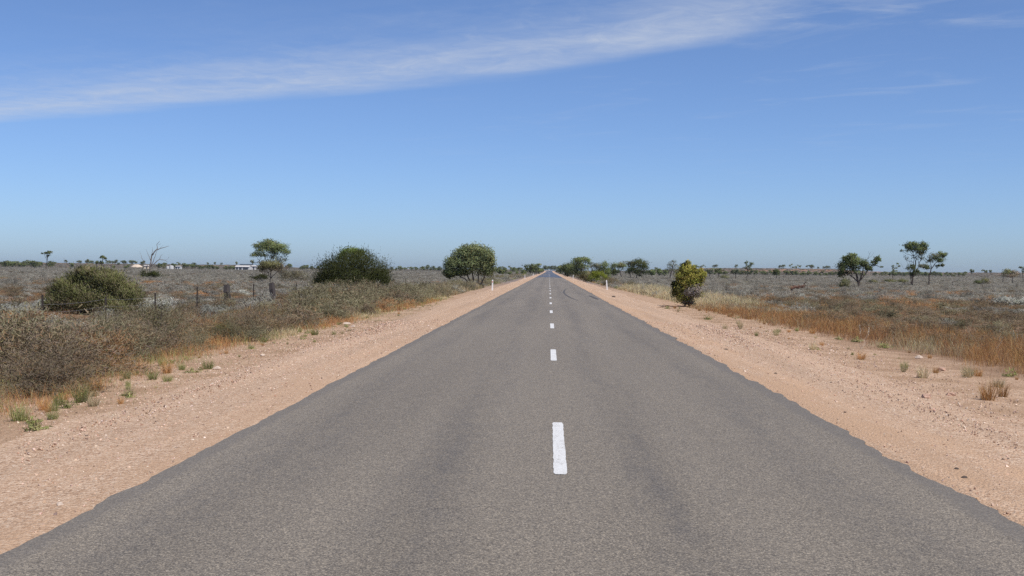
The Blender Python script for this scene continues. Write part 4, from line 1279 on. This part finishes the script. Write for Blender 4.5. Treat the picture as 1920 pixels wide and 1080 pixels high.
# left field round and behind the fence
for x, y in jitter_grid(-38, -13.2, 26, 78, 1.75, rngS):
    if not in_view(x, y, 0.8, 1.03):
        continue
    u, v = rngS.random(), patch(x, y, 2.2, 2.1)
    if v < .36:
        kind = 'silver' if u < .8 else 'greyolive'
    elif v < .6:
        kind = 'twig' if u < .6 else 'silver'
    else:
        if u < .3:
            continue
        kind = 'rust' if u < .72 else 'twig'
    h = rngS.uniform(.3, .48) * (.75 if kind == 'rust' else 1)
    shrub(kind, x, y, rngS.uniform(.9, 1.6), h, size_word(h, .43) + ' ' + KINDW[kind] + ' ' + spot(x, y, FIELD_MARKS), 'shrubs around the left fence')
# right field behind the grass strip
for x, y in jitter_grid(9.5, 34, 20, 78, 1.7, rngS):
    e = edge_right(y)
    if x < e + 2.0 or not in_view(x, y, 0.8, 1.03):
        continue
    u, v = rngS.random(), patch(x, y, 1.9, 4.4)
    far = y > 45
    if v < .32:
        kind = ('silver' if far else 'twig') if u < .55 else 'greyolive'
    elif v < .66:
        kind = 'twig' if u < .72 else 'greyolive'
    else:
        if u < .12:
            continue
        kind = 'rust' if u < .4 else 'twig'
    h = rngS.uniform(.32, .58)
    shrub(kind, x, y, rngS.uniform(.9, 1.6), h, size_word(h, .45) + ' ' + KINDW[kind] + ' ' + spot(x, y, RIGHT_MARKS), 'shrubs of the right field')
for sg, labs in ((-1, 'left'), (1, 'right')):
    q = 0
    for y in np.concatenate([np.arange(92, 200, 4.5), np.arange(200, 430, 9.0)]):
        y = y + rngS.uniform(-2, 2)
        if sg > 0 and y < 125:
            continue
        x = sg * (7.4 + rngS.uniform(0, 3.2))
        h = rngS.uniform(.6, 1.25)
        kind = rngS.choice(['olive', 'greyolive', 'greyolive', 'twig', 'silver'])
        near_ = 'just beyond the first marker post' if y < 160 else ('before the second marker post' if y < 236 else 'beyond the second marker post')
        shrub(kind, x, y, h * rngS.uniform(1.6, 2.6), h, KINDW[kind] + ' hugging the far ' + labs + ' verge ' + near_, 'bushes hugging the far ' + labs + ' verge')
# saltbushes that stand out
for px, py, w_, h_, lab in [(1895, 577, 1.9, 1.05, 'large silver saltbush at the right photo edge'), (1330, 566, .8, .5, 'silver saltbush just right of the yellow-green shrub'), (1402, 560, 1.1, .45, 'pair-forming silver saltbush left of the fallen log'), (1425, 558, 1.0, .45, 'silver saltbush in the row left of the fallen log'),
                            (1495, 561, 1.2, .55, 'silver saltbush in front of the fallen log'), (1566, 562, .7, .4, 'small pale saltbush before the forked black-trunked tree'), (1600, 556, 1.4, .55, 'silver saltbush at the foot of the forked black-trunked tree'),
                            (300, 588, 1.9, .85, 'big pale silver saltbush right of the large olive bush'), (390, 592, 1.6, .65, 'pale silver saltbush below the fence stake'), (205, 598, 1.0, .6, 'silver saltbush in front of the large olive bush'), (72, 585, 1.3, .7, 'silver saltbush left of the large olive bush'), (14, 592, 1.5, .6, 'pale saltbush cut by the left photo edge'),
                            (450, 556, 1.2, .6, 'silver saltbush between the two stout timber posts'), (500, 560, 1.2, .55, 'silver saltbush at the foot of the second timber post'), (620, 560, 2.0, .75, 'silver saltbush in front of the big dark bush')]:
    xx, yy = ground_hit(px, py, -.3)
    shrub('pale', xx, yy, w_ * 1.15, h_ * 1.1, lab, None, 0 if yy < 55 else None)

# ------------------------------------------------------------------ scrub that nobody could count, out to the skyline
SOURCES = {}


def source(me):
    """a library plant that the scrub masses repeat; never placed in the scene itself"""
    if me.name not in SOURCES:
        SOURCES[me.name] = bpy.data.objects.new('scrub_source', me)
    return SOURCES[me.name]


def scatter(name, label, meshes, pts, which, sizes):
    """many plants as one object: points that carry copies of the library plants"""
    me = bpy.data.meshes.new(name)
    n = len(pts)
    z = gz(pts[:, 0], pts[:, 1]) - .02
    me.vertices.add(n)
    me.vertices.foreach_set('co', np.stack([pts[:, 0], pts[:, 1], z], -1).astype(np.float32).ravel())
    me.attributes.new('pick', 'INT', 'POINT').data.foreach_set('value', which.astype(np.int32))
    me.attributes.new('turn', 'FLOAT_VECTOR', 'POINT').data.foreach_set('vector', np.stack([np.zeros(n), np.zeros(n), rngS.random(n) * 6.283], -1).astype(np.float32).ravel())
    me.attributes.new('size', 'FLOAT_VECTOR', 'POINT').data.foreach_set('vector', np.stack([sizes[:, 0], sizes[:, 0], sizes[:, 1]], -1).astype(np.float32).ravel())
    me.update()
    o = link(name, me)
    tree_ = bpy.data.node_groups.new(name, 'GeometryNodeTree')
    tree_.interface.new_socket('Geometry', in_out='INPUT', socket_type='NodeSocketGeometry')
    tree_.interface.new_socket('Geometry', in_out='OUTPUT', socket_type='NodeSocketGeometry')
    nd, lk = tree_.nodes, tree_.links
    gi, go = nd.new('NodeGroupInput'), nd.new('NodeGroupOutput')
    inst = nd.new('GeometryNodeInstanceOnPoints')
    join = nd.new('GeometryNodeGeometryToInstance')
    for m_ in reversed(meshes):            # links are read last to first
        oi = nd.new('GeometryNodeObjectInfo')
        oi.inputs['Object'].default_value = source(m_)
        oi.inputs['As Instance'].default_value = False
        lk.new(oi.outputs['Geometry'], join.inputs[0])
    # one instance for each library plant
    nd.remove(join)
    join = nd.new('GeometryNodeJoinGeometry')
    for oi in [q for q in nd if q.bl_idname == 'GeometryNodeObjectInfo']:
        ti = nd.new('GeometryNodeGeometryToInstance')
        lk.new(oi.outputs['Geometry'], ti.inputs[0])
        lk.new(ti.outputs[0], join.inputs[0])

    def attr(nm, typ):
        a_ = nd.new('GeometryNodeInputNamedAttribute')
        a_.data_type = typ
        a_.inputs[0].default_value = nm
        return next(x for x in a_.outputs if x.enabled)
    lk.new(gi.outputs[0], inst.inputs['Points'])
    lk.new(join.outputs[0], inst.inputs['Instance'])
    inst.inputs['Pick Instance'].default_value = True
    lk.new(attr('pick', 'INT'), inst.inputs['Instance Index'])
    rot = nd.new('FunctionNodeEulerToRotation')
    lk.new(attr('turn', 'FLOAT_VECTOR'), rot.inputs[0])
    lk.new(rot.outputs[0], inst.inputs['Rotation'])
    lk.new(attr('size', 'FLOAT_VECTOR'), inst.inputs['Scale'])
    lk.new(inst.outputs[0], go.inputs[0])
    md = o.modifiers.new('scrub', 'NODES')
    md.node_group = tree_
    tag(o, label, 'scrub', None, 'stuff')
    return o


FARLIB = {k: [shrub_geo(rngS, 1.0, rngS.uniform(.6, .8), 300, .15, .05, p, stems=14, stemw=.02, low=.15, upright=.2).mesh('far_' + k, M_SCRUB) for _ in range(3)]
          for k, p in (('silver', SILVER), ('twig', TWIG), ('rust', RUSTY), ('greyolive', GREYOL))}


def field(side_sign, y0, y1, s_of, library, name, label):
    pts, y = [], y0
    while y < y1:
        s = s_of(y)
        half = (y * .8 + 16)
        xa = np.arange(7.5, half, s)
        p = np.stack([xa * side_sign, np.full(len(xa), y)], -1) + rngS.uniform(-.5, .5, (len(xa), 2)) * s
        pts.append(p)
        y += s * .9
    p = np.concatenate(pts)
    e = np.where(side_sign < 0, -edge_left(p[:, 1]), edge_right(p[:, 1]))
    keep = in_view(p[:, 0], p[:, 1], 2.0, 1.5) & (np.abs(p[:, 0]) > e + 0.8) & (np.hypot(p[:, 0], p[:, 1]) < y1)
    if y0 < 78:            # the plants set one by one in view leave room here
        keep &= ~((p[:, 1] < 78) & (np.abs(p[:, 0]) < 36) & in_view(p[:, 0], p[:, 1], .8, 1.03))
    p = p[keep]
    v = patch(p[:, 0], p[:, 1], 5.0, 1.0 if side_sign < 0 else 3.0) + rngS.normal(size=len(p)) * .12
    nearv = np.clip((170 - p[:, 1]) / 100, 0, 1)
    u = rngS.random(len(p))
    kinds = ['silver', 'twig', 'rust', 'greyolive']
    kid = np.where(u < .28 + .42 * (1 - nearv) + .25 * (v < .42), 0, np.where(u > .94, 3, np.where((v > .56) & (nearv > .1) & (u > .55), 2, 1)))
    meshes, first = [], []
    for k_ in kinds:
        first.append(len(meshes))
        meshes += library[k_][:3]
    which = np.array(first)[kid] + rngS.integers(0, 3, len(p))
    sz = s_of(p[:, 1])
    w_ = np.clip(sz * 1.05, 1.0, 5.0) * rngS.uniform(.65, 1.3, len(p))
    h_ = rngS.uniform(.34, .7, len(p)) * np.where(kid == 0, 1.0, .8) / .9
    return scatter(name, label, meshes, p, which, np.stack([w_, h_], -1))


def s_mid(y):
    return np.interp(y, [40, 80, 150, 280], [1.35, 1.35, 1.7, 2.4])


def s_far(y):
    return np.interp(y, [280, 500, 900, 1500], [2.4, 3.6, 6.0, 10.0])


for sg, nm in ((-1, 'left'), (1, 'right')):
    field(sg, 5, 280, s_mid, MID, 'plain_scrub', 'grey and brown low scrub covering the middle of the %s plain' % nm)
    field(sg, 280, 1500, s_far, FARLIB, 'distant_scrub', 'grey scrub covering the far %s plain to the skyline' % nm)

# ------------------------------------------------------------------ dry grass
def grass_field(name, label, P, h, wd, C, lean=.25):
    g = Geo()
    n = len(P)
    D = np.stack([rngS.normal(size=n) * lean, rngS.normal(size=n) * lean, np.ones(n)], -1)
    blades(g, P, D, h, wd, C, rngS, .25, .5, True)
    o = link(name, g.mesh(name, M_SCRUB))
    tag(o, label, 'grass', None, 'stuff')


def clumped(n_clump, per, xr, yr, spread, rng, power=1.0):
    cy = yr[0] + (yr[1] - yr[0]) * rng.random(n_clump) ** power
    cx = xr[0] + (xr[1] - xr[0]) * rng.random(n_clump)
    x = np.repeat(cx, per) + rng.normal(size=n_clump * per) * spread
    y = np.repeat(cy, per) + rng.normal(size=n_clump * per) * spread
    return x, y, np.repeat(np.arange(n_clump), per)


def lay_grass(name, label, sgn, yr, depth, n_clump, per, hgt, pals, k, fade=.8, off=0.0, power=1.0, width=.0042):
    u, y, cid = clumped(n_clump, per, (0, 1), yr, 0.0, rngS, power)
    u = u ** .8 * depth
    e = edge_right(y) if sgn > 0 else -edge_left(y)
    x = sgn * (e + off + u) + rngS.normal(size=len(u)) * .13
    y = y + rngS.normal(size=len(u)) * .13
    keep = in_view(x, y, .5, 1.25)
    x, y, u, cid = x[keep], y[keep], u[keep], cid[keep]
    v = patch(x, y, 1.0, k)
    hc = rngS.uniform(.6, 1.25, n_clump)[cid]
    h = hgt * hc * np.interp(u, [0, fade], [.45, 1.0]) * rngS.uniform(.5, 1.1, len(u))
    sel = np.clip(v + rngS.normal(size=n_clump)[cid] * .16, 0, .999)
    C = np.zeros((len(u), 3))
    for q, pal in enumerate(pals):
        m = (sel * len(pals)).astype(int) == q
        C[m] = pick(rngS, m.sum(), pal)
    wd = width * np.maximum(1.0, y / 22.0) * rngS.uniform(.7, 1.4, len(u))
    grass_field(name, label, np.stack([x, y, gz(x, y) - .01], -1), h, wd, C)


RUST2 = [(5, (0.529, 0.29, 0.115)), (3, (0.438, 0.219, 0.083)), (3, (0.602, 0.376, 0.172)), (1, (0.383, 0.29, 0.108))]
lay_grass('dry_grass', 'rusty orange dry grass along the right verge', 1, (15, 62), 4.4, 3000, 17, .46, [RUST2, RUSTY, RUST2, RUSTY, STRAW], .4, .9, -.1, 1.2)
lay_grass('dry_grass', 'brown dry grass across the right field', 1, (20, 80), 22, 3000, 12, .38, [TWIG, RUSTY, TWIG, RUST2], 1.4, .5, 3.5)
lay_grass('pale_grass', 'tall pale blonde grass patch beside the right shoulder', 1, (62, 122), 4.0, 1500, 16, .72, [STRAW, STRAW], .4, .8, .3)
lay_grass('verge_grass', 'short dry grass where the left shrubs meet the gravel', -1, (12.5, 75), 1.7, 2000, 13, .3, [RUSTY, RUST2, RUSTY, GREENT, STRAW], 2.2, .7, -.4, 1.4)
lay_grass('rusty_grass', 'rusty dry grass between the left verge shrubs', -1, (13, 80), 5, 3000, 12, .5, [RUSTY, TWIG, RUSTY, RUST2], 3.2, .6, .3)
lay_grass('pale_grass', 'tall pale blonde grass patch left of the roadside tree', -1, (68, 118), 3.2, 1300, 16, .76, [STRAW, STRAW, GREYOL], .9, .7, .1)
lay_grass('rusty_grass', 'rusty dry grass across the left field behind the fence', -1, (30, 80), 30, 2400, 12, .32, [TWIG, RUSTY, TWIG, GREYOL], 5.2, .5, 6)
lay_grass('verge_litter', 'sparse dry litter and sprouts on the left verge soil', -1, (11, 60), 2.2, 1500, 9, .05, [STRAW, GREENT, TWIG, STRAW], 1.2, .3, -2.1, 1.3)
lay_grass('verge_litter', 'sparse dry litter and sprouts on the right verge soil', 1, (14, 60), 3.2, 1000, 9, .05, [STRAW, TWIG, RUST2, STRAW], 1.7, .3, -3.1, 1.3)
lay_grass('dry_grass', 'dry grass fringe of the distant left verge', -1, (80, 260), 4, 1500, 7, .42, [GREENT, TWIG, STRAW], 5.2, .5, 0)
lay_grass('dry_grass', 'dry grass fringe of the distant right verge', 1, (100, 260), 4, 1500, 7, .42, [GREENT, RUST2, STRAW], 5.2, .5, 0)

# ------------------------------------------------------------------ tufts and weeds on the bare verges
TUFT = [grass_geo(rngS, 150, .26, .07, .004, p).mesh('grass_tuft', M_SCRUB) for p in (GREENT, GREENT, STRAW, RUST2)]
WEED = [shrub_geo(rngS, .3, .1, 160, .035, .012, GREENT, stems=14, stemw=.004, low=.2).mesh('green_weed', M_SCRUB) for _ in range(3)]


def tuft(px, py, s, kind, label, group=None):
    x, y = ground_hit(px, py, -.17)
    me = TUFT[kind] if kind < 4 else WEED[rngS.integers(0, 3)]
    o = link('grass_tuft' if kind < 4 else 'green_weed', me, None, (x, y, float(gz(x, y))), rngS.uniform(0, 6.28))
    o.scale = (s, s, s * rngS.uniform(.85, 1.15))
    tag(o, label, 'grass tuft' if kind < 4 else 'weed', group)


for px, py, s, kind, lab in [(155, 755, 1.25, 0, 'tallest green grass tuft on the left gravel verge'), (36, 790, 1.2, 1, 'bushy olive grass tuft nearest the left photo edge'), (176, 764, .8, 2, 'short yellowish grass tuft right of the tallest left tuft'), (127, 766, .9, 4, 'flat green weed left of the tallest left tuft'),
                             (286, 712, .9, 0, 'round green grass tuft midway along the left verge'), (238, 709, .7, 1, 'small olive grass tuft left of the round green one'), (390, 693, 1.0, 0, 'upright green grass tuft on the left verge by the pale stones'), (56, 797, .8, 4, 'flat green weed right of the bushy olive tuft'), (243, 744, .6, 2, 'tiny dry grass tuft on the left gravel'),
                             (1328, 600, 1.5, 4, 'bright green weed clump on the right verge below the fallen branch'), (1252, 580, 1.2, 4, 'green weed over the fallen branch'), (1388, 614, 1.0, 2, 'pale dry grass tuft right of the bright green weed clump'), (1730, 708, 1.1, 2, 'dry grass tuft in the middle of the right verge'), (1852, 750, 1.3, 3, 'tallest rusty grass tuft on the right verge'),
                             (1880, 742, .9, 3, 'low rusty tuft right of the tallest rusty one'), (1696, 692, .8, 1, 'small olive tuft on the right verge'), (1816, 702, 1.0, 1, 'olive grass tuft near the right grass edge'), (1606, 636, 1.3, 4, 'green weed at the right grass edge'), (1656, 645, 1.3, 4, 'broad green weed at the right grass edge'), (1893, 700, 1.2, 4, 'bright green weed by the right photo edge'), (1524, 656, .9, 2, 'straw-coloured tuft on the upper right verge')]:
    tuft(px, py, s, kind, lab)
for sg, lab, grp in ((-1, 'little green or dry tuft scattered on the left verge', 'small tufts on the left verge'), (1, 'little green or dry tuft scattered on the right verge', 'small tufts on the right verge')):
    for q in range(120 if sg < 0 else 80):
        y = 11.5 + 50 * rngS.random() ** 1.25
        e = -edge_left(y) if sg < 0 else edge_right(y)
        x = sg * (5.45 + (e - 5.35) * rngS.random() ** .6)
        if not in_view(x, y, -.2, 1.0):
            continue
        kind = rngS.choice([0, 1, 2, 3, 4, 4]) if sg < 0 else rngS.choice([1, 2, 3, 3, 2, 4])
        me = TUFT[kind] if kind < 4 else WEED[rngS.integers(0, 3)]
        o = link('grass_tuft' if kind < 4 else 'green_weed', me, None, (x, y, float(gz(x, y))), rngS.uniform(0, 6.28))
        s = .3 + .8 * rngS.random() ** 2
        o.scale = (s, s, s * rngS.uniform(.7, 1.1))
        where = spot(x, y, [(150, 'near the left photo edge'), (300, 'left of the round green tuft'), (450, 'by the upright green tuft'), (620, 'below the timber posts'), (1000, 'far along, by the dark bush'), (1400, 'by the fallen branch'), (1600, 'right of the green weed clump'), (1750, 'near the flat pink rock'), (3000, 'near the right photo edge')])
        lab2 = lab.replace('little green or dry tuft', ('little green tuft', 'little olive tuft', 'little straw tuft', 'little rusty tuft', 'little flat green weed')[kind]).replace('scattered ', '') + ' ' + where
        tag(o, lab2, 'grass tuft' if kind < 4 else 'weed', grp)
# pale seeding stalks in the right grass
for px, py, s, lab in [(1614, 622, .9, 'pale dead seed stalks in the right grass, leftmost'), (1858, 628, 1.1, 'pale dead seed stalks in the right grass, second from the edge'), (1908, 620, 1.0, 'pale dead seed stalks at the right photo edge'), (1640, 600, .6, 'small pale seed stalks behind the right grass')]:
    x, y = ground_hit(px, py + 34, -.22)
    g = Geo()
    for q in range(4):
        tipp = np.array([rngS.normal() * .22, rngS.normal() * .2, rngS.uniform(.45, .7)])
        pth = wander((0, 0, 0), tipp, rngS, 5, .05)
        tube(g, pth, np.linspace(.004, .002, 5), (.55, .48, .38), 3, False)
        m = 22
        P = pth[-1] + (pth[-2] - pth[-1]) * rngS.random((m, 1)) + rngS.normal(size=(m, 3)) * .012
        leaves(g, P, .022, pick(rngS, m, [(1, (.56, .5, .39))]), rngS, .45, .4)
    o = link('seed_stalk', g.mesh('seed_stalk', M_SCRUB), None, (x, y, float(gz(x, y))))
    o.scale = (s, s, s)
    tag(o, lab, 'plant')

# ------------------------------------------------------------------ fallen wood
def fallen(name, label, px0, py0, px1, py1, r, z, col, twigs=()):
    a, b = np.array([*ground_hit(px0, py0, z), z + r * .8]), np.array([*ground_hit(px1, py1, z), z + r * .8])
    rng = np.random.default_rng(int(px0))
    root = thing(name, tuple(a), label, 'branch')
    g = Geo()
    pth = wander(a - a, b - a, rng, 8, .02)
    pth[:, 2] = np.maximum(pth[:, 2], -.01)
    tube(g, pth, np.linspace(r, r * .6, 8), col, 6)
    link('log', g.mesh('log', M_BARK, True), root)
    for t0, v, rr in twigs:
        g = Geo()
        s = pth[int(t0 * 7)]
        tube(g, wander(s, s + np.array(v), rng, 5, .08), np.linspace(rr, rr * .4, 5), col, 5, False)
        link('twig', g.mesh('twig', M_BARK, True), root)


fallen('fallen_branch', 'thin dark fallen branch lying on the verge below the yellow-green shrub', 1293, 573.5, 1232, 578.5, .035, -.17, (.14, .085, .06), [(.5, (-.2, .3, .08), .015), (.8, (-.25, -.2, .05), .012)])
fallen('fallen_log', 'reddish-brown fallen dead tree with upturned black branches on the right plain', 1484, 546, 1508, 543, .12, -.1, (.11, .055, .035), [(.3, (.3, .1, .2), .08), (.55, (.4, .2, .15), .08), (.8, (.25, 0, .4), .05), (.7, (.1, .3, .45), .03), (1.0, (.15, 0, .3), .05), (.45, (.8, -.2, .05), .07), (.15, (-.25, 0, .12), .07)])
for o in [o for o in bpy.data.objects if o.name.startswith('fallen_log')]:
    o.location.z += .12

# ------------------------------------------------------------------ loose stones
M_STONE = mat_bark('stone')
ICO = None


def stone_mesh(rng, col):
    u = np.linspace(0, np.pi, 5)
    v = np.linspace(0, 2 * np.pi, 8)[:-1]
    R_ = 1 + rng.normal(size=(5, 7)) * .16
    R_[0] = R_[0].mean()
    R_[-1] = R_[-1].mean()
    V = np.stack([R_ * np.sin(u)[:, None] * np.cos(v), R_ * np.sin(u)[:, None] * np.sin(v) * .75, R_ * np.cos(u)[:, None] * .55 * np.ones(7)], -1).reshape(-1, 3)
    F = [(k * 7 + j, k * 7 + 7 + j, k * 7 + 7 + (j + 1) % 7, k * 7 + (j + 1) % 7) for k in range(4) for j in range(7)]
    g = Geo()
    g.add(V, F, np.array(col))
    return g.mesh('stone', M_STONE)


ST = {'pale': [stone_mesh(rngS, (.58, .46, .36)) for _ in range(3)], 'pink': [stone_mesh(rngS, (.5, .32, .23)) for _ in range(3)], 'dark': [stone_mesh(rngS, (.1, .075, .06)) for _ in range(2)]}
for px, py, r, c, lab in [(112, 969, .035, 'pale', 'pale stone on the left gravel near the asphalt corner'), (94, 783, .05, 'pale', 'pale stone right of the bushy olive tuft on the left'), (650, 607, .13, 'pale', 'largest pale rock on the left verge by the shrubs'), (662, 612, .08, 'pale', 'smaller pale rock beside the largest left one'), (492, 666, .06, 'pale', 'white stone on the left gravel edge'), (408, 691, .08, 'pale', 'pale stone right of the upright green tuft'),
                          (104, 736, .07, 'pale', 'pale stone at the foot of the left shrubs'), (40, 738, .06, 'pale', 'pale stone near the left photo edge under the shrubs'), (1736, 747, .09, 'pink', 'flat pink rock on the right verge'), (1765, 689, .09, 'pink', 'brown rock on the right verge near the grass'), (1723, 665, .1, 'pale', 'pale rock at the right grass edge'), (1782, 739, .07, 'pink', 'pinkish stone right of the flat pink rock'), (1362, 661, .04, 'dark', 'small black stone on the right gravel'), (1151, 558.5, .13, 'dark', 'black lump of tar on the far right shoulder'), (1454, 708, .035, 'dark', 'black stone on the right gravel near the asphalt'), (1808, 914, .03, 'dark', 'black tar crumb by the ragged right asphalt edge'), (1793, 896, .025, 'dark', 'smaller black tar crumb by the ragged right asphalt edge')]:
    z = -.14
    x, y = ground_hit(px, py, z)
    zz = float(shoulder_z(x, y)) if abs(x) < 5.6 else float(gz(x, y))
    o = link('stone', ST[c][rngS.integers(0, len(ST[c]))], None, (x, y, zz + r * .2), rngS.uniform(0, 6.28))
    o.scale = (r, r, r)
    tag(o, lab, 'stone')

# loose gravel: small chips past counting, as one mesh for each side
for sg, nm in ((-1, 'left'), (1, 'right')):
    n = 15000
    y = 6.2 + 34 * rngS.random(n) ** 1.7
    x = sg * (3.25 + 4.3 * rngS.random(n) ** np.where(rngS.random(n) < .5, .7, 1.1))
    wdt = np.abs(np.abs(x) - (4.9 if sg < 0 else 5.2))
    keep = in_view(x, y, -.1, 1.0) & (rngS.random(n) < np.clip(1.1 - wdt * .42, .25, 1)) & (np.abs(x) > np.where(sg < 0, -np.interp(y, ry, el), np.interp(y, ry, er)) + .02)
    x, y = x[keep], y[keep]
    n = len(x)
    r = .0035 + .009 * rngS.random(n) ** 4 + .0003 * y
    z = np.where(np.abs(x) < (5.3 if sg < 0 else 5.65), shoulder_z(x, y), gz(x, y))
    u = unit(rngS.normal(size=(n, 3)))
    A = unit(np.cross(u, rngS.normal(size=(n, 3))))
    B = np.cross(u, A)
    c = np.stack([x, y, z + r * .25], -1)
    q = lambda *s: c + sum(k * v for k, v in zip(s, (A * r[:, None], B * r[:, None] * .8, u * r[:, None] * .65)))
    corner = np.stack([q(a, b, d) for a in (-.8, .8) for b in (-.8, .8) for d in (-.7, .7)], 1) + rngS.normal(size=(n, 8, 3)) * (r * .18)[:, None, None]
    F = np.array([(0, 1, 3, 2), (4, 6, 7, 5), (0, 4, 5, 1), (2, 3, 7, 6), (0, 2, 6, 4), (1, 5, 7, 3)])
    cl = pick(rngS, n, [(5, (.56, .39, .285)), (2, (.64, .5, .39)), (2, (.42, .26, .17)), (1, (.25, .17, .13))], .1)
    g = Geo()
    g.add(corner.reshape(-1, 3), (F[None] + (np.arange(n) * 8)[:, None, None]).reshape(-1, 4), np.repeat(cl, 8, 0))
    tag(link('loose_gravel', g.mesh('loose_gravel', M_STONE)), 'loose pink gravel chips strewn on the %s shoulder' % nm, 'gravel', None, 'stuff')

# ------------------------------------------------------------------ clear but dusty desert air
g = Geo()
box(g, -5400, 5400, -80, 9050, -3.0, 26.0)
hm = bpy.data.materials.new('desert_air')
hm.use_nodes = True
hn = Nodes(hm.node_tree)
pv = hn.new('ShaderNodeVolumePrincipled')
pv.inputs['Color'].default_value = (0.80, 0.88, 1.0, 1)
pv.inputs['Density'].default_value = 0.00005
pv.inputs['Anisotropy'].default_value = 0.2
ho = hn.new('ShaderNodeOutputMaterial')
hn.t.links.new(pv.outputs[0], ho.inputs['Volume'])
haze = tag(link('haze', g.mesh('haze', hm)), kind='stuff')
